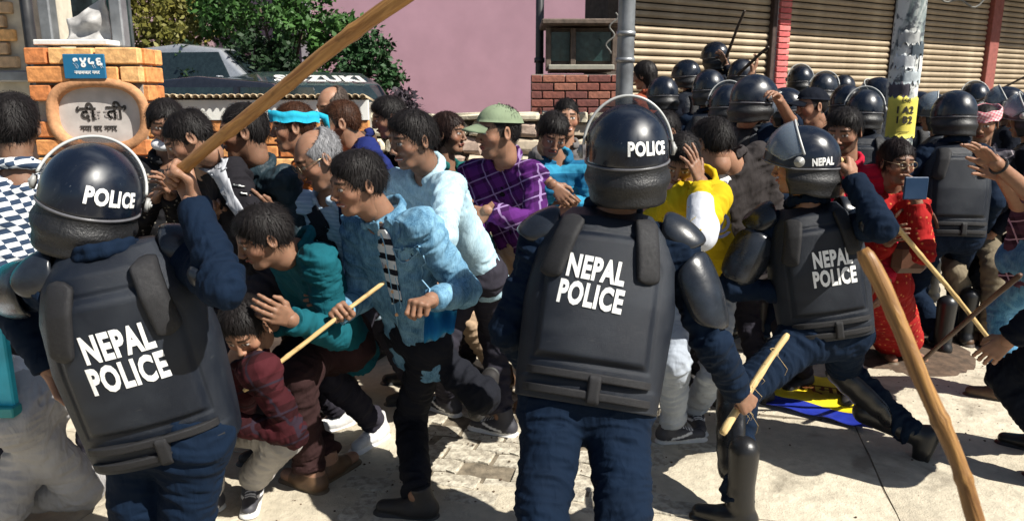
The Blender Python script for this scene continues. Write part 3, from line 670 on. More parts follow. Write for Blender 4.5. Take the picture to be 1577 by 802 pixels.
def vest_parts():
    nz = 100; nth = 190; z = np.linspace(-.29, .29, nz); th = np.linspace(0, 2 * np.pi, nth, endpoint=False); V = []
    for q in z:
        c, s_ = np.cos(th), np.sin(th); e = 2 / 2.7; x = vW(q) * np.sign(c) * np.abs(c) ** e; y = vD(q) * np.sign(s_) * np.abs(s_) ** e
        rl = vrel(x, np.full_like(x, q)) * np.clip(-y / vD(q) * 3, 0, 1); V.append(np.stack([x, y - rl, np.full_like(x, q)], 1))
    V = np.concatenate(V); n = noise3(V, 9); V[:, 1] += (n - .5) * .006
    tpl('vest', V, grid_faces(nth, nz, True) + [tuple(range(nth))[::-1], tuple((nz - 1) * nth + i for i in range(nth))], M_VESTL)
    def patch(key, xc, zc, w, h_, rot, th_, mat, rnd=.35, off=.004):
        nu, nv = 14, 22; U, Vv = np.meshgrid(np.linspace(-1, 1, nu), np.linspace(-1, 1, nv)); lim = np.where(np.abs(Vv) > 1 - rnd * .5, np.sqrt(np.clip(1 - ((np.abs(Vv) - (1 - rnd * .5)) / (rnd * .5 + 1e-6)) ** 2, .08, 1)), 1)
        X = U * lim * w / 2; Z = Vv * h_ / 2; ca, sa = math.cos(R(rot)), math.sin(R(rot)); x = xc + X * ca - Z * sa; zz = zc + X * sa + Z * ca
        B0 = vback0(x, zz, off); B1 = vback0(x, zz, off + th_ * (1 - .7 * np.maximum(np.abs(U), np.abs(Vv)) ** 6)); V, F = shell_from(B1, B0 + np.array((0, .01, 0)), False); tpl(key, V, F, mat)
    patch('strapL', -.118, .150, .066, .20, -14, .016, M_STRAP); patch('strapR', .112, .165, .062, .20, 8, .016, M_STRAP)
    patch('webbing', 0, -.212, .33, .024, 0, .005, M_STRAP, off=.006); patch('webbing2', 0, -.262, .34, .024, 0, .005, M_STRAP, off=.006)
    patch('belt_tab', .02, -.245, .035, .085, 0, .014, M_STRAP)
vest_parts()
def vest(rec, text='NEPAL\nPOLICE', tx=0.0, tz=.0, tsize=.105, troll=0, sc=(1, 1, 1), z=0.0, tab=True):
    T = rec['T']; up = nrm(T['neck'] - T['pel']); r_ = nrm(T['shR'] - T['shL']); r_ = nrm(r_ - up * (r_ @ up)); f = np.cross(up, r_); M = np.stack([r_ * sc[0], f * sc[1], up * sc[2]], 1)
    c = T['pel'] * .5 + T['neck'] * .5 + up * z
    v = placed('vest', _tpl['vest'], rec['root'], M, c); I = np.eye(3)
    placed('strap', _tpl['strapL'], v, I, (0, 0, 0)); placed('strap', _tpl['strapR'], v, I, (0, 0, 0))
    placed('webbing', _tpl['webbing'], v, I, (0, 0, 0)); placed('webbing', _tpl['webbing2'], v, I, (0, 0, 0))
    if tab: placed('belt_tab', _tpl['belt_tab'], v, I, (0, 0, 0))
    if text:
        ca, sa = math.cos(R(troll)), math.sin(R(troll))
        def g(x, y, zz): return vback(tx + x * ca - y * sa, tz + x * sa + y * ca, .0030 + zz)
        for k, line in enumerate(text.split('\n')):
            V, F = curve_text(line, tsize, lambda x, y, zz: g(x * .56, y - (k - .5) * tsize * .88, zz), .045); link('lettering', mesh_of(V, F, smooth=False, mats=[M_WHITE]), v)
    return v
def plate(rec, name, a, b, out, r0, r1, arc=200, bulge=.012, mat=None, ribs=0, par=None):
    """a hard guard: part of a tube round a limb a-b, open on the inner side"""
    a = np.asarray(a, float); b = np.asarray(b, float); ax = nrm(b - a); o = nrm(out - ax * (out @ ax)); w = np.cross(ax, o); nu, nv = 20, 22; P = np.zeros((nv, nu, 3)); Q = P.copy()
    for j in range(nv):
        t = j / (nv - 1); rr = r0 + (r1 - r0) * t + bulge * math.sin(math.pi * t) + (.004 * abs(math.sin(t * ribs * math.pi)) if ribs else 0); half = R(arc / 2) * (max(.12, 1 - abs(2 * t - 1) ** 4) ** .5)
        for i in range(nu):
            th = -half + 2 * half * i / (nu - 1); d = o * math.cos(th) + w * math.sin(th); c = a + (b - a) * t; ed = max(abs(2 * i / (nu - 1) - 1), abs(2 * t - 1)) ** 10
            P[j, i] = c + d * (rr + .007 * (1 - ed)); Q[j, i] = c + d * (rr - .004)
    V, F = shell_from(P, Q, False); me = mesh_of(V, F, mats=[mat or M_PAD]); bmfix(me); return link(name, me, par or rec['root'])
def shoulder_pad(rec, K, sc=1.0):
    T = rec['T']; sh = T['sh' + K]; up = rec['ut']; out = nrm(sh - T['neck']); d = nrm(T['el' + K] - sh)
    a = sh + out * -.07 + up * .03; b = sh + out * .065 + up * .005; return plate(rec, 'shoulder_guard', a, b, up - rec['fwd'] * .2, .068 * sc, .058 * sc, 190, .012)
def arm_pads(rec, K, out, big=True):
    T = rec['T']; a, b = T['sh' + K], T['el' + K]; p = plate(rec, 'upper_arm_guard', a + (b - a) * .12, a + (b - a) * .92, np.asarray(out, float), .078, .062, 190, .012)
    e, w = T['el' + K], T['wr' + K]; return p
def shin_pad(rec, K):
    T = rec['T']; k, a = T['kn' + K], T['an' + K]; f = nrm(T['toe' + K] + (k - a) * 0); plate(rec, 'shin_guard', k + (k - a) * .10, a + (k - a) * .22, f, .074, .060, 230, .006, plain('shin_black', (.008, .008, .009), .3, bump=.2, spec=.6), ribs=5)
def belt(rec, r=.128):
    T = rec['T']; up = rec['ut']; r_ = nrm(T['shR'] - T['shL']); r_ = nrm(r_ - up * (r_ @ up)); f = np.cross(up, r_); c = T['pel'] + up * .06; th = np.linspace(0, 2 * np.pi, 48, endpoint=False)
    P = np.stack([[c + r_ * math.cos(q) * (r + .045) * rec['s'] + f * math.sin(q) * r * rec['s'] + up * z for q in th] for z in (-.022, .022)]); Q = c + (P - c) * .96
    V, F = shell_from(P, Q, True); me = mesh_of(V, F, mats=[M_STRAP]); bmfix(me); link('belt', me, rec['root'])
# ================================================================ sticks
def wood(key, a, b, sc=1.0):
    if key in MATS: return MATS[key]
    g = N(key); st = g.noise(9 * sc, 6, g.mapp((8, 8, .8)), dist=1.2); kn = g.noise(16, 3)
    c = g.mix(g.ramp(st, [(.32, 0.), (.68, 1.)]), b, a); c = g.mix(g.ramp(kn, [(.60, 0.), (.72, .8)]), c, tuple(x * .3 for x in b))
    MATS[key] = g.out(c, .45, st, .5, .006, Specular_IOR_Level=.4); return MATS[key]
def stick(label, A, B, r0, r1, mat, name='wooden_stick', bend=.01, knots=5, n=14, group=None, lumps=.06):
    A = np.asarray(A, float); B = np.asarray(B, float); L = np.linalg.norm(B - A); d = (B - A) / L; w = nrm(np.cross(d, (0.2, .9, .3))); k = 44; t = np.linspace(0, 1, k)
    P = A + np.outer(t, B - A) + np.outer(np.sin(t * 3.1) * bend * L + .25 * bend * L * np.sin(t * 11), w)
    kp = np.linspace(.06, .95, knots) + rng.uniform(-.02, .02, knots); rr = (r0 + (r1 - r0) * t) * (1 + sum(.17 * np.exp(-((t - q) / .009) ** 2) for q in kp) + .03 * np.sin(t * 23))
    rr[0] *= .7; rr[-1] *= .7; M = nrm(d); m = MB(); zz = np.array((0, 0, 1.))
    m.tube(P - A, rr, n, rn=lambda q, th: lumps * math.sin(2 * th + q * 17) * .5 + lumps * .5 * math.sin(3 * th - q * 31))
    V = np.concatenate(m.V); q = Vector(d).to_track_quat('Z', 'Y').to_matrix(); Mq = np.array(q); me = mesh_of(V @ Mq, m.F, mats=[mat]); bmfix(me)
    o = link(name, me); o.matrix_world = Matrix([[*Mq[i], A[i]] for i in range(3)] + [[0, 0, 0, 1]]); return tag(o, label, 'stick', group)
def hold(A, B, t):                                             # wrist place and hand axes for a fist round a stick
    return None
# ================================================================ ground
def ground():
    g = N('concrete'); a = g.noise(1.3, 6); b = g.noise(22, 6); c = g.noise(150, 3)
    col = g.mix(g.ramp(a, [(.35, 0.), (.65, 1.)]), (.45, .395, .30), (.60, .54, .42)); col = g.mix(g.ramp(b, [(.38, .35), (.60, 0.)]), col, (.30, .27, .21)); col = g.mix(g.ramp(c, [(.66, 0.), (.74, .5)]), col, (.10, .09, .075))
    cr = g.n('TexVoronoi', feature='DISTANCE_TO_EDGE', i_Scale=1.1, i_Vector=g.n('Mapping', i_Vector=g.tc, i_Location=(3, 1, 0)).outputs[0]).outputs[0]
    st = g.ramp(g.noise(3.2, 5, dist=.6), [(.53, 0.), (.68, .6)]); col = g.mix(st, col, (.14, .115, .085))
    return g.out(col, g.ramp(b, [(.3, .65), (.7, .9)]), g.math('ADD', b, g.math('MULTIPLY', c, .4)), .7, .012)
MG = ground()
m = MB(); m.box((0, 60, -.06), (400, 300, .02)); tag(m.build('ground', plain('earth', (.10, .082, .06), .95, bump=.8, bsc=20, var=.4)), kind='structure')
road = MB(); road.box((0, 5, -.0118), (24, 16, .01)); road = tag(road.build('pavement', plain('joint_dirt', (.17, .14, .10), .95, bump=1, bsc=60, var=.5)), kind='structure')
# big cast slabs, laid slightly skew; each is a piece
def slab_mesh(w, d, t=.05, seed=0):
    rg = np.random.default_rng(seed); nx, ny = 7, 7; U, V_ = np.meshgrid(np.linspace(-.5, .5, nx), np.linspace(-.5, .5, ny)); X = U * w; Y = V_ * d
    ed = np.maximum(np.abs(U), np.abs(V_)) > .49; j = rg.normal(0, .003, X.shape); X = X + np.where(ed, j, 0); Y = Y + np.where(ed, rg.normal(0, .003, X.shape), 0)
    Z = np.zeros_like(X) - np.where(ed, .006, 0); P = np.stack([X, Y, Z], -1); Q = P.copy(); Q[..., 2] = -t; V, F = shell_from(P, Q, False); return V, F
M_SLABROT = rotz(R(-14))
n = 0
for i in range(-6, 8):
    for j in range(0, 9):
        w, d = .994, .994; c = M_SLABROT @ np.array((i * 1.0 + .3, j * 1.0 + .2, 0))
        if c[1] < .3 or c[1] > 7.4 or abs(c[0]) > 6.2: continue
        g_ = topx(np.array((c[0], c[1], 0)))
        if -0.35 < c[0] < .75 and 2.45 < c[1] < 3.6: continue       # the worn block paving
        V, F = slab_mesh(w, d, seed=i * 20 + j + 500); V = V @ M_SLABROT.T; V[:, 2] += noise3(V + c, .8) * .004
        o = link('slab', mesh_of(V, F, smooth=False, mats=[MG]), road, (c[0], c[1], -.002 + .004 * ((i * 7 + j * 3) % 3) / 3))
# worn interlocking blocks
gb = N('block'); bb = gb.noise(30, 6); cc = gb.mix(gb.ramp(gb.noise(5, 5), [(.35, 0.), (.65, 1.)]), (.42, .38, .30), (.58, .54, .44)); cc = gb.mix(gb.ramp(bb, [(.40, .6), (.58, 0.)]), cc, (.16, .13, .10)); MBK = gb.out(cc, .85, bb, .9, .012)
zz = np.array([(-.5, -.5), (-.25, -.38), (0, -.5), (.25, -.38), (.5, -.5), (.5, .5), (.25, .62), (0, .5), (-.25, .62), (-.5, .5)]) * np.array((.215, .108))
def block(seed):
    rg = np.random.default_rng(seed); a = zz * .97 + rg.normal(0, .002, zz.shape); b = a * .95; k = len(a)
    V = np.concatenate([np.c_[a, np.full(k, -.05)], np.c_[a, np.full(k, -.006)], np.c_[b, np.zeros(k)]])
    return V, [tuple(range(2 * k, 3 * k))] + [(i, (i + 1) % k, k + (i + 1) % k, k + i) for i in range(k)] + [(k + i, k + (i + 1) % k, 2 * k + (i + 1) % k, 2 * k + i) for i in range(k)]
bms = [mesh_of(*block(q), smooth=False, mats=[MBK]) for q in range(5)]
A_ = rotz(R(-14)); nb = 0
for i in range(-9, 10):
    for j in range(-14, 16):
        p = A_ @ np.array((i * .222 + .111 * (j % 2) + .25, j * .112, 0)) + np.array((0, 3.0, 0))
        if not (-.80 < (A_.T @ (p - np.array((.2, 3.0, 0))))[0] < .62 and abs((A_.T @ (p - np.array((.2, 3.0, 0))))[1]) < .80): continue
        if rng.random() < .12 or nb > 290: continue
        nb += 1; o = link('paver', bms[(i * 3 + j) % 5], road, (p[0], p[1], .002 + rng.uniform(-.008, .003))); o.rotation_euler = (rng.normal(0, .012), rng.normal(0, .012), R(-14) + rng.normal(0, .02))
# dirt, leaves and crumbs
m = MB()
def crumbs(cx, cy, sx, sy, n, r0, r1):
    for _ in range(n):
        x, y = rng.normal(cx, sx), rng.normal(cy, sy); r = rng.uniform(r0, r1); m.box((x, y, r * .3), (r, r * rng.uniform(.5, 1.2), r * .6), rotz(rng.uniform(0, 3)))
for (px, py, sx, sy, n_) in ((1390, 560, .28, .5, 500), (1450, 520, .4, .5, 500), (790, 670, .3, .25, 260), (1120, 620, .3, .3, 120), (1300, 620, .8, .5, 160), (700, 760, .5, .2, 120)):
    g_ = gnd(px, py); crumbs(g_[0], g_[1], sx, sy, max(20, n_ // 2), .002, .008)
tag(m.build('litter_crumbs', plain('crumbs', (.10, .065, .04), .9, var=.5)), 'brown earth crumbs and dry bits scattered over the pale paving', 'debris', kind='stuff')
# dirt patch by the right pole (low uneven mound)
def mound(cx, cy, rx, ry, h, name, mat, seed=0):
    n = 26; U, Vv = np.meshgrid(np.linspace(-1, 1, n), np.linspace(-1, 1, n)); r = np.hypot(U, Vv); X = cx + U * rx; Y = cy + Vv * ry; P = np.stack([X, Y, 0 * X], -1).reshape(-1, 3)
    Z = h * np.clip(1 - r.ravel() * (1 + .5 * (noise3(P + seed, 4) - .5)), 0, 1) ** .6 * (.5 + noise3(P + seed, 9)) - .002; P[:, 2] = np.where(Z < .001, -.03, Z); return tag(link(name, mesh_of(P, grid_faces(n, n), mats=[mat])), kind='stuff')
g_ = gnd(1405, 545); o = mound(g_[0], g_[1] + .25, .5, .75, .035, 'earth_patch', plain('dirt', (.085, .055, .035), .95, bump=1, bsc=50, var=.5), 1); tag(o, 'low spill of brown earth on the paving below the right pole', 'earth')
# ================================================================ brick helper
def brick_mats():
    out = []
    for k, c in enumerate(((.62, .26, .085), (.70, .34, .12), (.54, .19, .06), (.76, .42, .17))):
        out.append(plain('brick%d' % k, c, .85, bump=.7, bsc=70, var=.35))
    return out
BR = brick_mats(); MORT = plain('mortar', (.34, .31, .27), .95, bump=.8, bsc=60, var=.25)
_bk = {}
def brick_obj(parent, c, d, M, mat, name='brick', bev=.006):
    key = (tuple(np.round(d, 3)), mat.name)
    if key not in _bk:
        mb = MB(); mb.box((0, 0, 0), d, None, bev); V = np.concatenate(mb.V); V += rng.normal(0, min(d) * .012, V.shape); me = mesh_of(V, mb.F, smooth=False, mats=[mat]); bmfix(me); _bk[key] = me
    o = bpy.data.objects.new(name, _bk[key]); COL.objects.link(o); o.parent = parent; o.matrix_local = Matrix([[*np.array(M)[i], c[i]] for i in range(3)] + [[0, 0, 0, 1]]); return o
def brick_face(parent, o, ux, nrm_, L, Hh, bw=.235, bh=.078, gap=.012, depth=.05, mats=BR, skip=None, z0=0.0, off=0.0):
    ux = nrm(ux); nn = nrm(nrm_); M = np.stack([ux, nn, (0, 0, 1)], 1); r = 0; z = z0
    while z + bh <= Hh + .001:
        x = -((r % 2) * (bw + gap) / 2)
        while x < L - .02:
            a, b = max(0, x), min(L, x + bw)
            if b - a > .04:
                cx, cz = (a + b) / 2, z + bh / 2
                if not (skip and skip(cx, cz)):
                    w = round(b - a, 2); brick_obj(parent, np.asarray(o) + ux * cx + nn * (off + rng.uniform(-.003, .004)) + np.array((0, 0, cz)), (w, depth, bh), M, mats[int(rng.integers(len(mats)))])
            x += bw + gap
        z += bh + gap; r += 1
# ================================================================ gate pillar with house number and oval plaque
PY = 4.35; pl = at(58, 230, PY); pr = at(228, 230, PY); PX0, PX1 = pl[0], pr[0]; PTOP = at(140, 70, PY)[2]; PWd = PX1 - PX0
pil = thing('gate_pillar', 'orange brick gate pillar with blue number plate and oval plaque', 'pillar', (PX0 + PWd / 2, PY + .3, 0))
def rel(o, p): return np.asarray(p, float) - np.array(o.location)
mb = MB(); mb.box(rel(pil, ((PX0 + PX1) / 2, PY + .14, PTOP / 2 - .005)), (PWd - .03, .20, PTOP - .03)); mb.build('core', MORT, pil)
ov = at(152, 178, PY); OX, OZ = ov[0], ov[2]; ORX, ORZ = .235, .155
def sk(cx, cz): return ((cx + PX0 - OX) / (ORX + .05)) ** 2 + ((cz - OZ) / (ORZ + .045)) ** 2 < 1
brick_face(pil, rel(pil, (PX0, PY + .02, 0)), (1, 0, 0), (0, -1, 0), PWd, PTOP, .25, .088, .014, .06, skip=sk)
brick_face(pil, rel(pil, (PX1 - .01, PY + .05, 0)), (0, 1, 0), (1, 0, 0), .20, PTOP, .235, .088, .014, .05)
# moulded ring and plaque
th = np.linspace(0, 2 * np.pi, 56, endpoint=False)
def ring(rx, rz, y, p=2.6): c, s_ = np.cos(th), np.sin(th); e = 2 / p; return np.stack([OX + rx * np.sign(c) * np.abs(c) ** e, np.full(56, y), OZ + rz * np.sign(s_) * np.abs(s_) ** e], 1)
rings = [ring(ORX + .062, ORZ + .058, PY - .004), ring(ORX + .05, ORZ + .045, PY - .022), ring(ORX + .01, ORZ + .008, PY - .020), ring(ORX, ORZ, PY + .035)]
V = np.concatenate(rings) - np.array(pil.location); F = grid_faces(56, 4, True); F_ = F; me = mesh_of(V, F_, mats=[plain('terracotta', (.50, .25, .12), .85, bump=.6, bsc=80, var=.25)]); bmfix(me); link('plaque_surround', me, pil)
V = np.concatenate([ring(ORX + .01, ORZ + .01, PY + .022), ring(ORX + .01, ORZ + .01, PY + .04)]) - np.array(pil.location); me = mesh_of(V, [tuple(range(56)), tuple(range(56, 112))] + grid_faces(56, 2, True), smooth=False, mats=[plain('marble', (.50, .46, .43), .75, bump=.1, bsc=30, var=.16)]); bmfix(me); plq = link('plaque', me, pil)
M_INK = plain('ink', (.03, .025, .022), .7)
def sign_text(parent, s, size, px, py, Y, mat, name='lettering', off=.02, sx=1.0, base=None):
    V, F = text_arr(s, size, off * size, .001, sx); c = at(px, py, Y); P = np.stack([V[:, 0] + c[0], np.full(len(V), Y) - V[:, 2], V[:, 1] + c[2]], 1) - np.array(base); return link(name, mesh_of(P, F, smooth=False, mats=[mat]), parent)
sign_text(plq, '‘दी', .105, 132, 176, PY + .019, M_INK, base=pil.location, off=.03); sign_text(plq, 'ती’', .105, 180, 174, PY + .019, M_INK, base=pil.location, off=.03)
sign_text(plq, 'शक बल', .07, 156, 177, PY + .019, plain('faded_ink', (.38, .34, .32), .8), base=pil.location)
sign_text(plq, 'नया घर नगर', .045, 152, 198, PY + .019, M_INK, base=pil.location)
npx = at(134, 103, PY); mb = MB(); mb.box(rel(pil, (npx[0], PY - .024, npx[2])), (.235, .012, .135), None, .004); npl = mb.build('number_plate', plain('enamel_blue', (.012, .13, .26), .4, bump=.15, bsc=20), pil)
sign_text(npl, '१४५६', .075, 134, 97, PY - .031, M_WHITE, base=pil.location, off=.03); sign_text(npl, 'नयाबजार नगर', .026, 134, 112, PY - .031, M_WHITE, base=pil.location)
# glass / tarp booth standing on the pillar
bt = thing('guard_booth', 'grey metal guard booth with torn tarp above the brick pillar', 'booth', ((PX0 + PX1) / 2, PY + .3, PTOP))
MM = plain('old_metal', (.28, .29, .30), .4, metal=.6, bump=.3, bsc=30, var=.3); lo_ = bt.location
for (px0, px1, nm) in ((66, 84, 'post'), (176, 192, 'post')):
    a = at((px0 + px1) / 2, 35, PY + .2); mb = MB(); mb.box(rel(bt, (a[0], PY + .2, PTOP + .65)), (.07, .08, 1.3), None, .008); mb.build(nm, MM, bt)
a0, a1 = at(84, 60, PY + .2), at(178, 60, PY + .2)
mb = MB(); mb.box(rel(bt, ((a0[0] + a1[0]) / 2, PY + .42, PTOP + .6)), (a1[0] - a0[0] - .01, .03, 1.2)); mb.build('back_panel', plain('dusty_glass', (.05, .07, .07), .15, var=.5), bt)
nn_ = 20; U, Vv = np.meshgrid(np.linspace(0, 1, nn_), np.linspace(0, 1, nn_)); X = a0[0] + .06 + U * (a1[0] - a0[0] - .1); Z = PTOP + .015 + Vv * .26 * (.6 + .5 * U) ; P = np.stack([X, PY + .15 + .0 * X + .1 * Vv, Z], -1).reshape(-1, 3); nzz = noise3(P, 11); P[:, 1] += (nzz - .5) * .13; P[:, 2] += (noise3(P + 4, 9) - .5) * .06
Q = P + np.array((0, .012, 0)); V, F = shell_from((P - np.array(lo_)).reshape(nn_, nn_, 3), (Q - np.array(lo_)).reshape(nn_, nn_, 3), False); link('tarp', mesh_of(V, F, mats=[plain('tarp', (.40, .39, .38), .6, bump=.6, bsc=25, var=.5)]), bt)
mb = MB(); c = at(128, 60, PY + .16); mb.box(rel(bt, (c[0], PY + .1, PTOP + .018)), (.42, .16, .03), None, .005); mb.build('sill', plain('white_ledge', (.70, .69, .66), .6, bump=.3), bt)
c = at(168, 12, PY + .3); mb = MB(); mb.box(rel(bt, (c[0], PY + .30, c[2])), (.10, .02, .2)); mb.build('teal_pane', plain('teal_glass', (.15, .32, .30), .2), bt)
# ================================================================ building at the far left
LY = 4.9; c0, c1 = at(-140, 0, LY), at(44, 0, LY); lb = thing('brick_house', 'cream rendered house corner with brick panel at the left edge', 'building', ((c0[0] + c1[0]) / 2, LY + 1, 0))
mb = MB(); mb.box(rel(lb, ((c0[0] + c1[0]) / 2, LY + .6, 2.6)), (c1[0] - c0[0], 1.2, 2.6)); mb.build('wall', plain('cream', (.55, .50, .40), .9, bump=.5, bsc=30, var=.2), lb)
mb = MB(); mb.box(rel(lb, ((c0[0] + c1[0]) / 2, LY + .6, .63)), (c1[0] - c0[0] + .06, 1.2 + .04, 1.26)); mb.build('plinth', plain('plinth_red', (.30, .20, .16), .9, bump=.6, bsc=30, var=.3), lb)
a = at(-10, 60, LY); mb = MB(); mb.box(rel(lb, ((c0[0] + c1[0]) / 2, LY - .01, at(0, 118, LY)[2])), (c1[0] - c0[0] + .06, .10, .07), None, .01); mb.build('sill', MM, lb)
b0 = at(-60, 105, LY); b1 = at(22, 20, LY); brick_face(lb, rel(lb, (b0[0], LY - .015, b0[2])), (1, 0, 0), (0, -1, 0), b1[0] - b0[0], 1.0, .22, .07, .012, .05, mats=[plain('palebrick', (.52, .36, .22), .9, bump=.6, var=.3)] * 2 + [BR[3]])
c = at(56, 90, LY - .1); mb = MB(); mb.tube([rel(lb, (c[0] - .02, LY - .1, 0)), rel(lb, (c[0] - .02, LY - .1, 3.6))], .035, 12); mb.build('drainpipe', plain('dark_pipe', (.03, .03, .032), .4, var=.3), lb, smooth=True)
# cyan sheet at the left edge
cy_ = thing('metal_sheet', 'bright cyan painted metal panel at the left edge of the street', 'panel', (at(0, 350, 2.3)[0] - .05, 2.3, 0))
mb = MB(); c = at(-12, 400, 2.3); mb.box(rel(cy_, (c[0] - .19, 2.3, .90)), (.40, .03, .70), None, .005); mb.build('panel_sheet', plain('cyan_paint', (.02, .42, .55), .45, bump=.25, bsc=25, var=.25), cy_)
for z in (.55, .90, 1.25): mb = MB(); mb.box(rel(cy_, (c[0] - .19, 2.285, z)), (.42, .05, .035), None, .004); mb.build('rail', plain('teal_rail', (.02, .25, .26), .5), cy_)
for x in (-.36, -.30): mb = MB(); mb.box(rel(cy_, (c[0] + x, 2.33, .62)), (.03, .03, 1.24)); mb.build('post', plain('teal_rail', (.02, .25, .26), .5), cy_)
# ================================================================ left garden wall with fluted cap
WY = 5.3; a0, a1 = at(232, 150, WY)[0], at(566, 150, WY)[0]; wt = at(400, 144, WY)[2]
wl = thing('garden_wall', 'low brick wall with white scalloped panel and tiled cap behind the crowd', 'wall', ((a0 + a1) / 2, WY + .1, 0))
mb = MB(); mb.box(rel(wl, ((a0 + a1) / 2, WY + .14, wt / 2 - .03)), (a1 - a0, .20, wt - .06)); mb.build('core', MORT, wl)
zb = at(400, 186, WY)[2]; brick_face(wl, rel(wl, (a0, WY + .03, 0)), (1, 0, 0), (0, -1, 0), a1 - a0, zb, .235, .075, .013, .05, z0=.7)
mb = MB(); mb.box(rel(wl, ((a0 + a1) / 2, WY + .02, (zb + wt) / 2 - .02)), (a1 - a0, .05, wt - zb - .05)); mb.build('white_panel', plain('white_paint', (.74, .74, .70), .7, bump=.4, bsc=20, var=.12), wl)
nt = 30; mb0 = MB(); w = (a1 - a0) / nt; q = np.linspace(0, math.pi, 9)
V = [(math.cos(t) * w * .52, y, math.sin(t) * w * .5) for y in (-.07, .24) for t in q] + [(math.cos(t) * w * .40, y, math.sin(t) * w * .38) for y in (-.07, .24) for t in q]
F = [(i, i + 1, 9 + i + 1, 9 + i) for i in range(8)] + [(18 + i, 18 + i + 1, 27 + i + 1, 27 + i) for i in range(8)] + [(i, i + 1, 18 + i + 1, 18 + i) for i in range(8)] + [(9 + i, 9 + i + 1, 27 + i + 1, 27 + i) for i in range(8)]
tme = mesh_of(V, F, mats=[plain('clay_cap', (.40, .31, .20), .85, bump=.5, var=.35)]); bmfix(tme)
for i in range(nt): o = link('tile', tme, wl, rel(wl, (a0 + (i + .5) * w, WY + .02, wt - .035 + rng.uniform(-.003, .003)))); o.rotation_euler = (R(-6), rng.normal(0, .03), rng.normal(0, .02))
# ================================================================ stone wall in the middle
SY = 5.45; s0, s1 = at(566, 170, SY)[0], at(960, 170, SY)[0]; stp = at(700, 168, SY)[2]
sw = thing('stone_wall', 'low wall of pale rough stones below the pink building', 'wall', ((s0 + s1) / 2, SY + .1, 0)); mb = MB(); mb.box(rel(sw, ((s0 + s1) / 2, SY + .17, stp / 2 - .02)), (s1 - s0, .24, stp - .05)); mb.build('core', plain('dark_joint', (.10, .08, .06), .95, bump=.8), sw)
ST = [plain('stone%d' % k, c, .9, bump=.9, bsc=45, var=.25) for k, c in enumerate(((.55, .50, .38), (.48, .40, .30), (.60, .56, .46), (.40, .30, .24)))]
z = stp - .02; row = 0
while z > .45:
    hh = rng.uniform(.085, .12) if row else .07; x = s0
    while x < s1:
        w = rng.uniform(.11, .24) if row else rng.uniform(.25, .4); mb = MB(); mb.box((0, 0, 0), (w - .016, .10, hh - .014), None, .022 if row else .012); V = np.concatenate(mb.V); V += rng.normal(0, .007, V.shape)
        o = link('stone', mesh_of(V, mb.F, smooth=False, mats=[ST[int(rng.integers(4)) if row else 0]]), sw, rel(sw, (x + w / 2, SY + .04 + rng.uniform(-.012, .012) - (.03 if not row else 0), z - hh / 2))); x += w
    z -= hh; row += 1
# ================================================================ pink building
KY = 13.0; k0, k1 = at(150, 0, KY)[0], at(1000, 0, KY)[0]
pb = thing('pink_building', 'large plain pink rendered building behind the cars', 'building', ((k0 + k1) / 2, KY + 3, 0))
mb = MB(); kk = at(470, 0, KY)[0]; mb.box(rel(pb, ((kk + k1) / 2, KY + 3, 4)), (k1 - kk, 6, 8)); mb.build('wall', plain('pink_render', (.43, .25, .305), .9, bump=.3, bsc=7, var=.07), pb)
mb = MB(); mb.box(rel(pb, ((k0 + kk) / 2 - .02, KY + 4, 4)), (kk - k0, 6, 8)); mb.build('side_wall', plain('pale_pink', (.50, .33, .36), .9, bump=.3, bsc=14, var=.10), pb)
mb = MB(); c = at(470, 40, KY); mb.box(rel(pb, (kk - .0, KY - .02, 4)), (.18, .12, 8)); mb.build('corner_band', plain('grey_band2', (.30, .27, .30), .8), pb)
# dark downpipe at its right corner
c = at(831, 80, 8.0); dp = thing('drainpipe', 'black vertical pipe at the right end of the pink wall', 'pipe', (c[0], 8.0, 0)); mb = MB(); mb.tube([(0, 0, 0), (0, 0, 4.0)], .042, 12); mb.build('pipe', plain('dark_pipe', (.03, .03, .032), .4), dp, smooth=True)
for z in (1.9, 2.9): mb = MB(); mb.tube([(0, 0, z), (0, 0, z + .05)], .055, 12); mb.build('collar', plain('dark_pipe', (.03, .03, .032), .4), dp, smooth=True)
# ================================================================ brick meter box and cabinet
BY = 7.4; q0, q1 = at(818, 150, BY)[0], at(960, 150, BY)[0]; bz = at(880, 112, BY)[2]
mp = thing('brick_plinth', 'dark red brick plinth under the glazed cabinet', 'plinth', ((q0 + q1) / 2, BY + .3, 0)); mb = MB(); mb.box(rel(mp, ((q0 + q1) / 2, BY + .32, bz / 2)), (q1 - q0 - .02, .55, bz - .03)); mb.build('core', MORT, mp)
RB = [plain('redbrick%d' % k, c, .9, bump=.8, bsc=60, var=.4) for k, c in enumerate(((.22, .075, .055), (.17, .06, .05), (.30, .12, .08)))]
brick_face(mp, rel(mp, (q0, BY + .02, 0)), (1, 0, 0), (0, -1, 0), q1 - q0, bz, .21, .066, .011, .05, mats=RB, z0=1.0)
cb = thing('glazed_cabinet', 'weathered wooden cabinet with two dark glass panes and sloping top', 'cabinet', ((q0 + q1) / 2, BY + .3, bz)); w0, w1 = at(845, 60, BY)[0], at(948, 60, BY)[0]; ct = at(890, 40, BY)[2]; MW = plain('grey_wood', (.12, .09, .07), .85, bump=.7, bsc=50, var=.4)
mb = MB(); mb.box(rel(cb, ((w0 + w1) / 2, BY + .34, (bz + ct) / 2)), (w1 - w0 - .04, .46, ct - bz - .02)); mb.build('case', MW, cb)
mb = MB(); mb.box(rel(cb, ((w0 + w1) / 2, BY + .25, ct + .03)), (w1 - w0 + .14, .72, .05), None, .01); mb.build('roof_board', MW, cb)
for x in (w0, (w0 + w1) / 2 - .08, w1): mb = MB(); mb.box(rel(cb, (x, BY + .07, (bz + ct) / 2)), (.05, .06, ct - bz - .03), None, .006); mb.build('upright', MW, cb)
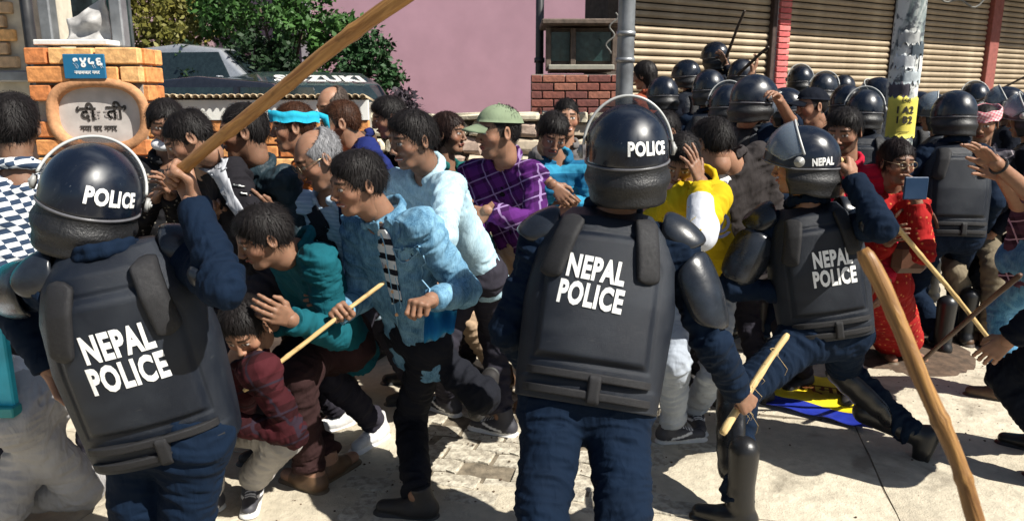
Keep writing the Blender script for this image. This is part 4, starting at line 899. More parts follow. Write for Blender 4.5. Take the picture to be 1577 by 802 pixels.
for a_, b_ in ((w0 + .03, (w0 + w1) / 2 - .11), ((w0 + w1) / 2 - .05, w1 - .03)): mb = MB(); mb.box(rel(cb, ((a_ + b_) / 2, BY + .10, (bz + ct) / 2 + .03)), (b_ - a_, .012, ct - bz - .16)); mb.build('pane', plain('dark_pane', (.02, .045, .045), .12, var=.5), cb)
mb = MB(); mb.box(rel(cb, ((w0 + w1) / 2, BY + .06, bz + .05)), (w1 - w0, .08, .05), None, .008); mb.build('bottom_rail', plain('pale_rail', (.30, .29, .24), .8), cb)
# ================================================================ poles
def pole(px0, py0, px1, py1, Y, wpx, label, mat, name, grp=None):
    a = at(px1, py1, Y); b = at(px0, py0, Y); r = wpx / 2 / FPX * Y; x = (a[0] + b[0]) / 2; t = thing(name, label, 'pole', (x, Y, 0)); P = [(0, 0, -.05 + i * .35) for i in range(17)]
    mb = MB(); mb.tube(P, [r * (1.12 - .018 * i) for i in range(17)], 24); mb.build('shaft', mat, t, smooth=True); return t, r
M_POLE = N('pole_paint'); _g = M_POLE; f_ = _g.ramp(_g.noise(7, 6, _g.mapp((1, 1, .5)), dist=.6), [(.40, 0.), (.52, 1.)]); f2 = _g.ramp(_g.noise(19, 5), [(.52, 0.), (.60, .9)])
M_POLEM = _g.out(_g.mix(f2, _g.mix(f_, (.16, .20, .20), (.62, .63, .60)), (.05, .06, .075)), .7, _g.noise(40, 4), .5, .01)
M_POLE1 = plain('galvanised', (.19, .20, .21), .42, metal=.3, bump=.35, bsc=22, var=.35)
p1, r1_ = pole(966, 0, 961, 140, 5.2, 25, 'plain grey steel pole in front of the first shutter', M_POLE1, 'street_pole')
for z in (1.78, 1.95): mb = MB(); mb.tube([(0, 0, z), (0, 0, z + .03)], r1_ * 1.15, 20); mb.build('clamp', MM, p1, smooth=True)
p2, r2_ = pole(1402, 0, 1383, 220, 5.6, 41, 'pale peeling concrete pole with pasted papers and a yellow notice', M_POLEM, 'street_pole')
def wrap(parent, name, z0, z1, a0_, a1_, r, mat, th_=.003, rag=.0):
    n1, n2 = 18, 12; A, Z = np.meshgrid(np.linspace(R(a0_), R(a1_), n1), np.linspace(z0, z1, n2)); rr = r + .003 + .004 * noise3(np.stack([A * 2, Z * 6, A * 0], -1).reshape(-1, 3), 2).reshape(A.shape)
    Z = Z + rag * (noise3(np.stack([A * 9, Z * 0, Z * 0], -1).reshape(-1, 3), 3).reshape(A.shape) - .5) * np.where((Z == z0) | (Z == z1), 1, 0)
    P = np.stack([np.sin(A) * rr, -np.cos(A) * rr, Z], -1); Q = np.stack([np.sin(A) * (rr - th_), -np.cos(A) * (rr - th_), Z], -1); V, F = shell_from(P, Q, False); return link(name, mesh_of(V, F, mats=[mat]), parent)
zt, zb_ = at(1380, 150, 5.6)[2], at(1380, 210, 5.6)[2]; nt_ = wrap(p2, 'yellow_notice', zb_, zt, -75, 60, r2_ * 1.07, plain('yellow_paper', (.72, .62, .10), .7, bump=.5, bsc=20, var=.16), rag=.03)
for k, (s_, sz, dz, dx) in enumerate((('FOR', .032, .26, 0), ('▯ A2', .068, .19, .0), ('▯ B2', .068, .12, .0), ('_____', .03, .05, 0))):
    V, F = text_arr(s_.replace('▯', 'I'), sz, .03 * sz, .0008); rr = r2_ * 1.07 + .009; A = (V[:, 0] + dx) / rr - R(8); P = np.stack([np.sin(A) * (rr + V[:, 2]), -np.cos(A) * (rr + V[:, 2]), zb_ + dz + V[:, 1]], 1); link('lettering', mesh_of(P, F, smooth=False, mats=[M_INK]), nt_)
for k, (py, a_, b_, c_) in enumerate(((60, -60, 20, (.42, .43, .42)), (78, -10, 70, (.05, .07, .09)), (95, -70, 10, (.60, .62, .62)), (118, -30, 60, (.40, .45, .47)), (138, -80, 0, (.07, .06, .08)), (100, 30, 80, (.70, .70, .68)), (232, -50, 30, (.50, .52, .50)))):
    z = at(1390, py, 5.6)[2]; wrap(p2, 'pasted_paper', z - .045, z + .04, a_, b_, r2_ * 1.04, plain('paper%d' % k, c_, .8, bump=.6, bsc=30, var=.35), rag=.05)
# cable loops by the pole
wv = at(1480, 5, 7.0); 
for k in range(2):
    t = np.linspace(0, 1, 26); P = np.stack([wv[0] - .35 + .8 * t, np.full(26, 7.0) + .05 * k, wv[2] + .34 - (.26 + .1 * k) * np.sin(t * math.pi) + .05 * np.sin(t * 15 + k)], 1); mb = MB(); mb.tube(P, .009, 6); o = mb.build('cable', plain('cable_grey', (.16, .155, .14), .6), smooth=True); tag(o, ('upper', 'lower')[k] + ' of the slack grey cables looping in front of the third shutter', 'cable', 'slack cables at the top right')
cbp = [at(948, 20, 7.0), at(940, 60, 7.0), at(952, 90, 7.0), at(946, 108, 7.0)]; mb = MB(); mb.tube([cbp[0] + (cbp[1] - cbp[0]) * t + np.array((math.sin(t * 9) * .03, 0, 0)) for t in np.linspace(0, 1.6, 20)], .008, 6); tag(mb.build('cable', plain('cable_grey', (.16, .155, .14), .6), smooth=True), 'thin grey cable dangling beside the glazed cabinet', 'cable')
# ================================================================ shuttered shop front, receding to the right
S0 = np.array((at(972, 100, 8.0)[0], 8.0, 0)); DW = nrm((.857, .515, 0)); NW = np.array((DW[1], -DW[0], 0)); MS = np.stack([DW, -NW, (0, 0, 1)], 1)
def wallx(px):                                                 # where the line of sight at this pixel column meets the shop front
    d = ray(px, 130); A = np.array([[d[0], -DW[0]], [d[1], -DW[1]]]); return np.linalg.solve(A, S0[:2])[1]
shop = thing('shop_building', 'row of closed roller shutter shops with brick and timber posts', 'building', S0)
LT = wallx(1720); ZS = .50
mb = MB(); c = DW * LT / 2 + np.array((0, 0, 2.0)) - NW * .35; mb.box(c, (LT + .4, .4, 4.0), MS); mb.build('wall', plain('shop_wall', (.07, .055, .045), .9, bump=.4, var=.3), shop)
mb = MB(); c = DW * LT / 2 + NW * .45 + np.array((0, 0, ZS / 2 - .01)); mb.box(c, (LT + .4, 1.3, ZS - .02), MS, .02); mb.build('step', plain('step_conc', (.35, .32, .27), .85, bump=.6, var=.3), shop)
EZ = 3.42; EP = .97; mb = MB(); c = DW * LT / 2 + NW * (EP / 2 - .1) + np.array((0, 0, EZ + .08)); mb.box(c, (LT + .6, EP + .2, .16), MS, .01); mb.build('canopy', plain('canopy_conc', (.35, .31, .27), .9, bump=.4), shop)
def slat_mesh():
    q = np.linspace(0, 1, 6); prof = [(-.012 - .016 * math.sin(math.pi * t), t * .060) for t in q] + [(-.002, .062), (.006, .062), (.006, 0)]
    V = [(x, y, z) for x in (-.5, .5) for y, z in prof]; k = len(prof); return V, [(i, (i + 1) % k, k + (i + 1) % k, k + i) for i in range(k)] + [tuple(range(k))[::-1], tuple(range(k, 2 * k))]
_gs = N('shutter'); _s = _gs.noise(3.1, 7, _gs.mapp((1.5, 1.5, 1)), dist=.5); M_SLAT = _gs.out(_gs.mix(_gs.ramp(_s, [(.35, 0.), (.7, 1.)]), (.28, .215, .14), (.44, .355, .245)), .55, _gs.noise(30, 3), .15, .01, Metallic=.15)
V, F = slat_mesh(); slm = mesh_of(V, F, smooth=False, mats=[M_SLAT]); bmfix(slm)
edges = [(972, 1181), (1201, 1363), (1386, 1507), (1523, 1640)]
for a_, b_ in edges:
    t0, t1 = wallx(a_), wallx(b_); sh = MB(); c = DW * (t0 + t1) / 2 + np.array((0, 0, ZS + .03)); sh.box(c + NW * .0, (t1 - t0 - .02, .03, .06), MS, .006); so_ = sh.build('roller_shutter', M_SLAT, shop)
    z = ZS + .06
    while z < EZ - .05:
        o = bpy.data.objects.new('slat', slm); COL.objects.link(o); o.parent = so_; q = DW * (t0 + t1) / 2 + NW * .0 + np.array((0, 0, z)); Mx = np.stack([DW * (t1 - t0 - .02), -NW, (0, 0, 1)], 1); o.matrix_local = Matrix([[*Mx[i], q[i]] for i in range(3)] + [[0, 0, 0, 1]]); z += .075
def post(px0, px1, nm, mat, proud=.10):
    t0, t1 = wallx(px0), wallx(px1); mb = MB(); c = DW * (t0 + t1) / 2 + NW * (proud / 2 - .02) + np.array((0, 0, ZS / 2 + EZ / 2 - .01)); mb.box(c, (t1 - t0, proud, EZ - ZS - .02), MS, .006); return mb.build(nm, mat, shop), t0, t1
pm_, t0, t1 = post(1182, 1200, 'brick_post', plain('post_mortar', (.50, .42, .40), .9)); PK = [plain('pinkbrick%d' % k, c, .8, bump=.4, var=.25) for k, c in enumerate(((.50, .10, .10), (.58, .16, .15)))]
z = ZS + .02; r = 0
while z < EZ - .07:
    o = brick_obj(pm_, DW * (t0 + t1) / 2 + NW * .095 + np.array((0, 0, z + .03)), (round(t1 - t0 - .012, 2), .04, .056), MS, PK[r % 2]); z += .066; r += 1
post(1364, 1372, 'dark_post', plain('dark_timber', (.05, .03, .025), .8, var=.4), .14); post(1373, 1386, 'timber_post', plain('orange_timber', (.42, .18, .11), .75, bump=.4, bsc=30, var=.2), .12); post(1508, 1522, 'red_post', plain('red_timber', (.26, .075, .06), .75, bump=.4, var=.25), .10)
post(1176, 1182, 'dark_post', plain('dark_timber', (.05, .03, .025), .8, var=.4), .10)
# ================================================================ cars behind the wall
def car(label, x, y, z, rot, L, Wd, Hh, paint, kind='suv', text=None):
    t = thing('parked_car', label, 'car', (x, y, z)); t.rotation_euler = (0, 0, rot)        # +y is the front
    prof = {'suv': [(-.48, .40), (-.49, .62), (-.46, .92), (-.40, .99), (.08, 1.0), (.20, .93), (.30, .66), (.46, .60), (.49, .45), (.48, .28)],
            'sedan': [(-.48, .45), (-.46, .62), (-.33, .68), (-.22, .95), (-.02, 1.0), (.14, .95), (.27, .66), (.46, .58), (.49, .45), (.48, .25)]}[kind]
    p = [(-.48, .20)] + prof + [(.47, .18)]; pts = np.array(p); k = len(pts); sec = [(-.5, .80), (-.47, 1.0), (-.3, 1.0), (0, 1.0), (.3, 1.0), (.47, 1.0), (.5, .80)]; V = []
    for sx, sc_ in sec:
        for yy, zz_ in pts:
            tuck = 1 - .22 * max(0, (zz_ - .62) / .38); V.append((sx * Wd * tuck, yy * L * (1 if abs(sx) < .48 else .985), zz_ * Hh - (.03 * Hh if abs(sx) > .48 and zz_ > .9 else 0) + .015 * (1 - (2 * sx) ** 2) * (zz_ > .9)))
    ns = len(sec); F = [(i * k + j, i * k + (j + 1) % k, (i + 1) * k + (j + 1) % k, (i + 1) * k + j) for i in range(ns - 1) for j in range(k)] + [tuple(range(k))[::-1], tuple((ns - 1) * k + j for j in range(k))]
    me = mesh_of(V, F, mats=[paint]); bmfix(me); bd = link('body', me, t); md = bd.modifiers.new('b', 'BEVEL'); md.width = .03; md.segments = 3; md.limit_method = 'ANGLE'; md.angle_limit = R(25)
    GL = plain('car_glass', (.015, .025, .028), .06, var=.3, spec=.8)
    ws = [q for q in pts if .05 < q[0] < .33 and q[1] > .6]; (ya, za), (yb, zb2) = (ws[0], ws[-1]) if kind == 'sedan' else ((.20, .93), (.30, .66))
    if kind == 'suv': ya, za = .10, .985
    nu = 12; P = np.zeros((6, nu, 3))
    for j in range(6):
        tt = .08 + .84 * j / 5; zz_ = za + (zb2 - za) * tt; yy = np.interp(zz_, [.66, .93, 1.0], [.30, .20, .08]) if kind == 'suv' else ya + (yb - ya) * tt; tk = 1 - .22 * max(0, (zz_ - .62) / .38)
        for i in range(nu): sx = (-.43 + .86 * i / (nu - 1)); P[j, i] = (sx * Wd * tk, yy * L + .012, zz_ * Hh + .022)
    V, F = shell_from(P, P - np.array((0, .02, .02)), False); link('windscreen', mesh_of(V, F, mats=[GL]), t)
    for sg in (-1, 1):
        for (y0, y1) in ((-.36, -.14), (-.12, .14)):
            c4 = []
            for yy, zz_ in ((y0, .67), (y1 + (.06 if y1 > 0 else 0), .67), (y1, .92), (y0 + (.03 if y0 < -.2 else 0), .92)): tk = 1 - .22 * max(0, (zz_ - .62) / .38); c4.append((sg * (.5 * Wd * tk + .006), yy * L, zz_ * Hh))
            c4 = np.array(c4); V = np.concatenate([c4, c4 - np.array((sg * .03, 0, 0))]); me = mesh_of(V, [(0, 1, 2, 3), (4, 5, 6, 7), (0, 1, 5, 4), (1, 2, 6, 5), (2, 3, 7, 6), (3, 0, 4, 7)], smooth=False, mats=[GL]); bmfix(me); link('side_window', me, t)
        for yy in (-.31, .31):
            wv_ = MB(); wv_.tube([(sg * Wd * .5 - sg * .20, yy * L, Hh * .2), (sg * Wd * .5 + sg * .01, yy * L, Hh * .2)], Hh * .2, 24); w_ = wv_.build('wheel', plain('tyre', (.02, .02, .02), .8), t, smooth=False)
            wv_ = MB(); wv_.tube([(sg * Wd * .5, yy * L, Hh * .2), (sg * Wd * .5 + sg * .02, yy * L, Hh * .2)], Hh * .12, 20); wv_.build('rim', plain('alloy', (.5, .5, .52), .3, metal=.8), w_)
        hl = MB(); hl.box((sg * Wd * .36, L * .482, Hh * .50), (.3, .06, .12), None, .02); hl.build('headlight', plain('lamp_glass', (.6, .62, .6), .15), t)
        mr = MB(); mr.box((sg * (Wd * .5 + .07), L * .17, Hh * .66), (.16, .09, .13), None, .03); mr.build('mirror', paint, t)
    if text:
        Vt, Ft = text_arr(text, .17, .010, .002, 1.6); zz_ = .945 + (Vt[:, 1]) / Hh * .55; yy = np.interp(zz_, [.66, .93, 1.0], [.30, .20, .08]); P = np.stack([-Vt[:, 0], yy * L + .024, zz_ * Hh + .030], 1); me = mesh_of(P, Ft, smooth=False, mats=[M_WHITE]); bmfix(me); link('lettering', me, t)
    return t
g1 = plain('car_dark_green', (.025, .045, .045), .22, var=.2, Coat_Weight=.6, Coat_Roughness=.05); g2 = plain('car_silver', (.42, .44, .47), .25, metal=.5, var=.1, Coat_Weight=.6); g3 = plain('car_black', (.012, .014, .02), .18, var=.2, Coat_Weight=.8)
c = at(470, 110, 8.6); car('dark green four wheel drive with white letters across its windscreen top', c[0] - .26, 8.6 + .9, c[2] - 1.90, R(180 + 30), 4.1, 1.75, 1.90, g1, 'suv', 'SUZUKI')
c = at(285, 113, 8.2); car('black low car with pale sky reflection on its roof behind the scalloped wall', c[0], 8.9, c[2] - 1.50, R(90), 4.1, 1.65, 1.47, g3, 'sedan')
c = at(215, 66, 7.2); car('silver car nose seen between the brick pillar and the trees', c[0] - 1.05, 11.5, at(215, 72, 11.5)[2] - 1.5, R(-100), 3.9, 1.6, 1.5, g2, 'sedan')
# ================================================================ trees and hedge
def leafmat(k, a, b):
    g = N(k); c = g.n('ObjectInfo').outputs['Random']; r_ = g.ramp(g.noise(3.5, 3), [(.3, a), (.7, b)]); m_ = g.out(r_, .55, None, Specular_IOR_Level=.3); 
    g.b.inputs['Subsurface Weight'].default_value = 0; return m_
def tree(label, trunk, clumps, nl, size, mat, bark, grp='trees and bushes behind the wall', name='tree'):
    t = thing(name, label, 'tree' if name == 'tree' else 'bush', trunk, grp); base = np.array(trunk, float); mb = MB()
    top_ = np.mean([c[0] for c in clumps], axis=0) - base; P = [np.zeros(3) + (top_ * q) * (.6, .6, 1) + np.array((.05 * math.sin(q * 5), 0, 0)) for q in np.linspace(0, 1, 8)]; mb.tube(P, [.11 - .010 * i for i in range(8)], 8)
    for c, r in clumps: c = np.array(c) - base; mb.tube([P[3] * .8, (P[4] + c) / 2, c], [.05, .03, .012], 6)
    mb.build('trunk', bark, t, smooth=True)
    V = []; tot = sum(r[0] * r[2] for c, r in clumps)
    for c, r in clumps:
        n_ = int(nl * r[0] * r[2] / tot); sub_ = max(4, int(n_ / 45)); cc_ = rng.normal(0, 1, (sub_, 3)); cc_ /= np.linalg.norm(cc_, axis=1)[:, None]; cc_ *= rng.uniform(.35, 1.0, (sub_, 1)); ctr = np.array(c) - base + cc_ * np.array(r)
        pk = rng.integers(0, sub_, n_); pos = ctr[pk] + rng.normal(0, .085, (n_, 3)) * np.array(r).mean() ** .5
        d = rng.normal(0, 1, (n_, 3)); d[:, 2] -= .3; d /= np.linalg.norm(d, axis=1)[:, None]; w_ = np.cross(d, rng.normal(0, 1, (n_, 3))); w_ /= np.linalg.norm(w_, axis=1)[:, None]; s_ = size * rng.uniform(.35, 1.6, (n_, 1)); V.append(np.stack([pos, pos + d * s_ * .5 + w_ * s_ * .28, pos + d * s_, pos + d * s_ * .5 - w_ * s_ * .28], 1))
    V = np.concatenate(V); n_ = len(V); F = np.arange(n_ * 4).reshape(-1, 4); link('crown' if name == 'tree' else 'foliage', mesh_of(V.reshape(-1, 3), F, smooth=False, mats=[mat]), t)
L1, L2, L3 = leafmat('leaf_olive', (.075, .085, .018), (.19, .17, .035)), leafmat('leaf_green', (.018, .06, .012), (.06, .14, .03)), leafmat('leaf_dark', (.008, .022, .008), (.02, .05, .015)); BK = plain('bark', (.10, .07, .05), .9, bump=.7, var=.3)
P_ = lambda px, py, Y: tuple(at(px, py, Y))
tree('yellow olive tree filling the gap right of the brick pillar', P_(250, 150, 12.2)[:2] + (0,), [(P_(215, 20, 12.2), (.6, .7, .7)), (P_(265, 55, 12.0), (.5, .6, .7)), (P_(250, -10, 12.4), (.8, .7, .5)), (P_(285, 95, 12), (.4, .5, .45)), (P_(190, 80, 12.6), (.5, .5, .6)), (P_(300, 10, 12.4), (.4, .5, .6))], 9000, .085, L1, BK)
tree('green leafy tree in front of the pale pink wall', P_(440, 150, 11.6)[:2] + (0,), [(P_(400, 12, 11.6), (.8, .6, .38)), (P_(470, 30, 11.4), (.6, .6, .45)), (P_(350, 42, 11.8), (.5, .5, .3)), (P_(520, 55, 11.4), (.42, .5, .4)), (P_(490, 80, 11.2), (.3, .4, .3)), (P_(330, 18, 11.8), (.35, .4, .3))], 6500, .085, L2, BK)
tree('dark bush over the roof of the black car', P_(330, 150, 11.2)[:2] + (0,), [(P_(330, 105, 11.2), (.55, .5, .32)), (P_(390, 92, 11.2), (.6, .5, .42)), (P_(440, 100, 11.0), (.4, .4, .3)), (P_(300, 120, 11.2), (.4, .4, .3))], 5200, .08, L3, BK, name='bush')
tree('dark green bush at the corner of the pink building', P_(560, 150, 11.4)[:2] + (0,), [(P_(565, 80, 11.4), (.32, .4, .38)), (P_(590, 105, 11.4), (.28, .4, .4)), (P_(545, 110, 11.2), (.3, .4, .3)), (P_(595, 135, 11.3), (.2, .3, .3))], 3600, .075, leafmat('leaf_mid', (.012, .04, .012), (.035, .09, .03)), BK, name='bush')
tree('small dry dark plant against the foot of the pink wall', P_(612, 190, 7.2)[:2] + (0,), [(P_(615, 155, 7.2), (.16, .2, .14)), (P_(632, 165, 7.2), (.14, .2, .10))], 700, .05, leafmat('leaf_dry', (.03, .022, .03), (.06, .05, .06)), BK, name='bush')
# yellow and blue plastic sheet lying on the paving
n = 22; fc = [gnd(1214, 578), gnd(1296, 586), gnd(1345, 668), gnd(1180, 626)]; U, Vv = np.meshgrid(np.linspace(0, 1, n), np.linspace(0, 1, n)); P = ((1 - U) * (1 - Vv))[..., None] * fc[0] + (U * (1 - Vv))[..., None] * fc[1] + (U * Vv)[..., None] * fc[2] + ((1 - U) * Vv)[..., None] * fc[3]
P[..., 2] = .008 + .028 * noise3(P.reshape(-1, 3), 8).reshape(n, n); P[..., 0] += .03 * (noise3(P.reshape(-1, 3) + 3, 5).reshape(n, n) - .5); Q = P - np.array((0, 0, .004)); b_ = P[0, 0].copy(); b_[2] = 0
yl, bl, rd = plain('yellow_plastic', (.80, .62, .02), .45, bump=.2, var=.1), plain('blue_plastic', (.015, .03, .30), .4, bump=.2, var=.15), plain('orange_plastic', (.6, .12, .03), .5)
sheet = thing('plastic_sheet', 'crumpled yellow plastic banner with a blue border lying on the paving', 'banner', b_)
for nm, sl, mt in (('yellow_field', slice(0, 17), yl), ('blue_border', slice(16, n), bl)): V, F = shell_from(P[sl] - b_, Q[sl] - b_, False); link(nm, mesh_of(V, F, mats=[mt]), sheet)
V, F = text_arr('सम्मान', .13, .004, .001); cM = P[9, 11] - b_; dx = nrm(P[9, 20] - P[9, 2]); dy = nrm(P[2, 11] - P[15, 11]); link('lettering', mesh_of(cM + V[:, :1] * dx + V[:, 1:2] * dy + np.array((0, 0, .022)), F, smooth=False, mats=[plain('brown_ink', (.25, .09, .02), .7)]), sheet)
# ================================================================ people
def grip(A, B, t, yv, pn):
    d = nrm(B - A); y = nrm(np.asarray(yv, float) - d * (np.asarray(yv, float) @ d)); z = np.cross(d, y)
    if z @ np.asarray(pn, float) > 0: z = -z
    w = A + (B - A) * t - y * .078 + z * .028; return ('w', *w), ('grip', pn, y, d)
BLK = ('boot', (.010, .010, .011), (.012, .012, .012)); SNK = ('sneaker', (.05, .05, .06), (.62, .62, .60)); BSH = ('shoe', (.02, .018, .018), (.03, .03, .03)); BRN = ('shoe', (.10, .055, .03), (.05, .035, .025)); SND = ('sandal', (.11, .06, .03), (.10, .07, .04)); WSH = ('sneaker', (.60, .60, .60), (.75, .75, .75))

BW = wood('bamboo_tan', (.42, .22, .07), (.20, .085, .022)); BW2 = wood('bamboo_pale', (.66, .50, .24), (.46, .30, .12)); BW3 = wood('pole_brown', (.38, .20, .06), (.13, .055, .018)); BWD = wood('stick_dark', (.05, .03, .02), (.02, .015, .01))
def officer(label, head, Y, yaw, group=GB, ht=None, vs_=None, htk=None, top=None, bottom=None, helm=True, vst=True, pads=(), **kw):
    r = person(label, head, Y, yaw, group=group, top=top or M_BLUE, bottom=bottom or M_BLUE, shoes=BLK, hair=None if helm else kw.pop('hair', 'crop'), loose=kw.pop('loose', .95), hem=-.05, **kw)
    if helm: helmet(r, ht, **(htk or {}))
    if vst: vest(r, **(vs_ or dict(text=None)))
    belt(r)
    for K in pads: shoulder_pad(r, K)
    return r
# ---- 1 left foreground officer, right arm raised with a pole
A1, B1 = at(258, 282, 2.02), at(672, -42, 1.72); w1, h1 = grip(A1, B1, .035, (-.15, .25, 1), (-.9, .2, 0))
o1 = officer('leftmost riot officer seen from behind with raised arm and tilted back panel', (138, 316), 2.10, 168, GF, 'POLICE', dict(tx=.0, tz=.03, tsize=.096, troll=2, sc=(1.05, 1, 1.06), z=.0), dict(taz=150, tel=6, tsize=.058, visor=62, troll=0), face=(-160, 0, -16),
    lean=0, J=dict(neck=(172, 405, 2.02), pel=(256, 660, 1.92), shL=(78, 440, 1.96), shR=(286, 398, 2.02), elL=(28, 500, 2.0), wrL=(78, 570, 2.15), wrR=w1, elR=(335, 392, 2.32), knL=(200, 870, 1.9), knR=(292, 860, 1.9), anL=('g', 205, 1040), anR=('g', 290, 1040)), hands=(('relax', None), h1), H=1.72, pads=('L', 'R'), hs=1.04, seed=1)
arm_pads(o1, 'L', (-1, -.3, .2)); plate(o1, 'elbow_guard', o1['T']['elR'] + nrm(o1['T']['shR'] - o1['T']['elR']) * .07, o1['T']['elR'] + nrm(o1['T']['wrR'] - o1['T']['elR']) * .07, (.5, -.8, -.2), .058, .052, 200, .008)
stick('long tan wooden pole raised by the leftmost officer, running off the top edge', A1, B1, .0155, .0185, BW, 'wooden_pole')
# ---- 2 middle foreground officer
A2, B2 = at(1112, 668, 2.25), at(1213, 514, 2.42); w2, h2 = grip(A2, B2, .30, (.25, .1, -1), (-.8, .3, 0))
o2 = officer('middle riot officer seen squarely from behind with visor up and bamboo in hand', (965, 248), 2.28, 178, GF, 'POLICE', dict(tx=-.020, tz=.045, tsize=.088, troll=-4, sc=(1.08, 1, 1.02), z=.0), dict(taz=160, tel=4, tsize=.052, visor=88), face=(178, 0, 2),
    lean=0, J=dict(neck=(940, 340, 2.28), pel=(902, 612, 2.22), shL=(838, 372, 2.23), shR=(1040, 384, 2.28), elL=(800, 480, 2.25), wrL=(815, 560, 2.42), wrR=w2, elR=(1092, 512, 2.25), knL=(840, 790, 2.2), knR=(962, 795, 2.22)), hands=(('relax', None), h2), H=1.72, pads=('L', 'R'), hs=1.0, seed=2)
arm_pads(o2, 'R', (.9, -.5, .2)); stick('short frayed bamboo stick held low by the middle officer', A2, B2, .0135, .0105, BW2, 'bamboo_stick', knots=3)
mb = MB()
for k in range(9):
    t = rng.uniform(.25, .85); c = A2 + (B2 - A2) * t; q = rng.normal(0, .03, 3); P = [c + q * s + np.array((0, 0, -.03 * s * s)) + .012 * np.sin(np.array((7, 5, 3)) * s) for s in np.linspace(0, 1.3, 7)]; mb.tube(np.array(P) - A2, [.0013 * (1 - i / 9) for i in range(7)], 4)
fr = mb.build('bamboo_fibres', BW2, loc=tuple(A2)); tag(fr, 'loose curling fibres splitting off the short bamboo stick', 'fibres', kind='stuff')
# ---- 3 right foreground officer, lunging to the left
A3, B3 = at(1284, 236, 2.95), at(1532, 532, 3.35); w3, h3 = grip(A3, B3, .06, (-.3, .2, .7), (.2, .7, .3))
o3 = officer('riot officer lunging to the left with stretched rear leg and helmet visor pushed up', (1232, 258), 3.0, 188, GF, 'NEPAL', dict(text='NEPAL\nPOLICE', tx=.03, tz=.02, tsize=.092, troll=0, z=.0, sc=(.90, .92, .92)), dict(taz=-128, tel=-4, tsize=.044, visor=74), face=(-112, 6, 0),
    lean=0, J=dict(neck=(1245, 325, 3.04), pel=(1272, 508, 3.1), shL=(1178, 352, 3.0), shR=(1306, 345, 3.08), elL=(1132, 425, 3.0), wrL=(1222, 452, 2.95), wrR=w3, elR=(1350, 330, 3.05), knL=(1138, 575, 2.85), anL=('g', 1135, 776), toeL=('g', 1050, 778), knR=(1338, 612, 3.45), anR=(1408, 672, 3.05), toeR=(1388, 712, 3.05)), hands=(('relax', None), h3), H=1.62, pads=('L', 'R'), hs=1.0, seed=3)
shin_pad(o3, 'L'); shin_pad(o3, 'R'); arm_pads(o3, 'L', (-.4, -.9, .1)); plate(o3, 'elbow_guard', o3['T']['elR'] + nrm(o3['T']['shR'] - o3['T']['elR']) * .08, o3['T']['elR'] + nrm(o3['T']['wrR'] - o3['T']['elR']) * .08, (.6, -.8, -.1), .060, .052, 210, .008)
stick('long thin tan stick held at one end by the lunging officer', A3, B3, .0115, .0095, BW2, 'bamboo_stick', bend=.004)
# ---- pole in front, held from outside the picture
stick('thick brown wooden pole standing close in front at lower right', at(1328, 384, .90), at(1520, 850, .78), .0102, .0096, BW3, 'wooden_pole', bend=.02, knots=6)
# ---- denim jacket youth
A4, B4 = at(375, 602, 2.35), at(592, 434, 2.62); w4, h4 = grip(A4, B4, .68, (-.40, -.80, -.05), (0, .3, -.9))
DEN = fab('denim_blue', (.030, .105, .19), 'denim', (.20, .38, .52)); BLKJ = fab('black_jeans', (.010, .011, .016), wr=1.4)
d1 = person('young man in blue denim jacket striding left over black jeans', (552, 284), 2.62, -52, face=(-54, 14, 4), lean=14, H=1.66, girth=.92, J=dict(neck=(594, 342, 2.66), pel=(642, 512, 2.72), shR=(552, 352, 2.75), shL=(650, 352, 2.60), wrR=w4, elR=(556, 425, 2.85), wrL=(664, 462, 2.42), elL=(700, 415, 2.80), knL=(630, 612, 2.78), anL=('g', 643, 762), toeL=('g', 596, 778), knR=(700, 575, 2.9), anR=(748, 598, 3.12), toeR=(733, 640, 3.1)),
    top=DEN, openw=.0005, bottom=BLKJ, shoes=BSH, hair='fringe', hands=(('fist', (.2, .6, -.6)), h4), hs=1.08, loose=.95, collar=True, group=GC, seed=4, smile=True, hem=.04, topd=.006)
stick('thin pale yellow cane crossing low in front of the crouching boy', A4, B4, .0085, .0075, BW2, 'cane_stick', bend=.004)
# pocket flap, buttons on the jacket
T = d1['T']; jk = [c for c in d1['root'].children if c.name.startswith('jacket')][0]
def on_surf(rec, ob, px, py, Yh):                               # nearest front point of a garment to a survey ray
    dv = nrm(ray(px, py)); V = np.empty(len(ob.data.vertices) * 3, np.float32); ob.data.vertices.foreach_get('co', V); V = V.reshape(-1, 3) + rec['base']; q = V - CAMP; t = q @ dv; dist = np.linalg.norm(q - t[:, None] * dv, axis=1); i = np.where(dist < .02)[0]
    return (V[i[np.argmin(t[i])]] if len(i) else at(px, py, Yh))
def sew(rec, ob, name, pts, mat, th=.004, r=None):              # a strip of cloth sewn on along survey points
    P = np.array([on_surf(rec, ob, *p) for p in pts]); P = P + np.array((0, -th, 0)) - rec['base']; mb = MB(); mb.tube(P, r or .004, 6); return mb.build(name, mat, ob, smooth=True)
SEAM = fab('seam', (.22, .40, .55), wr=.5)
for pts in ([(600, 388), (622, 392), (640, 384)], [(600, 388), (603, 400), (620, 408), (638, 398), (640, 384)], [(576, 330), (592, 420), (606, 505)], [(648, 400), (655, 450), (650, 500)], [(600, 410), (612, 480)]): sew(d1, jk, 'seam', [(a, b, 2.55) for a, b in np.array([np.interp(np.linspace(0, len(pts) - 1, 12), range(len(pts)), [p[k] for p in pts]) for k in (0, 1)]).T], SEAM, r=.0028)
for (x, y) in ((578, 345), (584, 380), (590, 415), (597, 450), (603, 485), (621, 400)): p = on_surf(d1, jk, x, y, 2.5) - d1['base']; mb = MB(); mb.tube([p, p + np.array((0, -.006, 0))], .007, 10); mb.build('button', plain('copper', (.42, .26, .15), .4, metal=.7), jk)
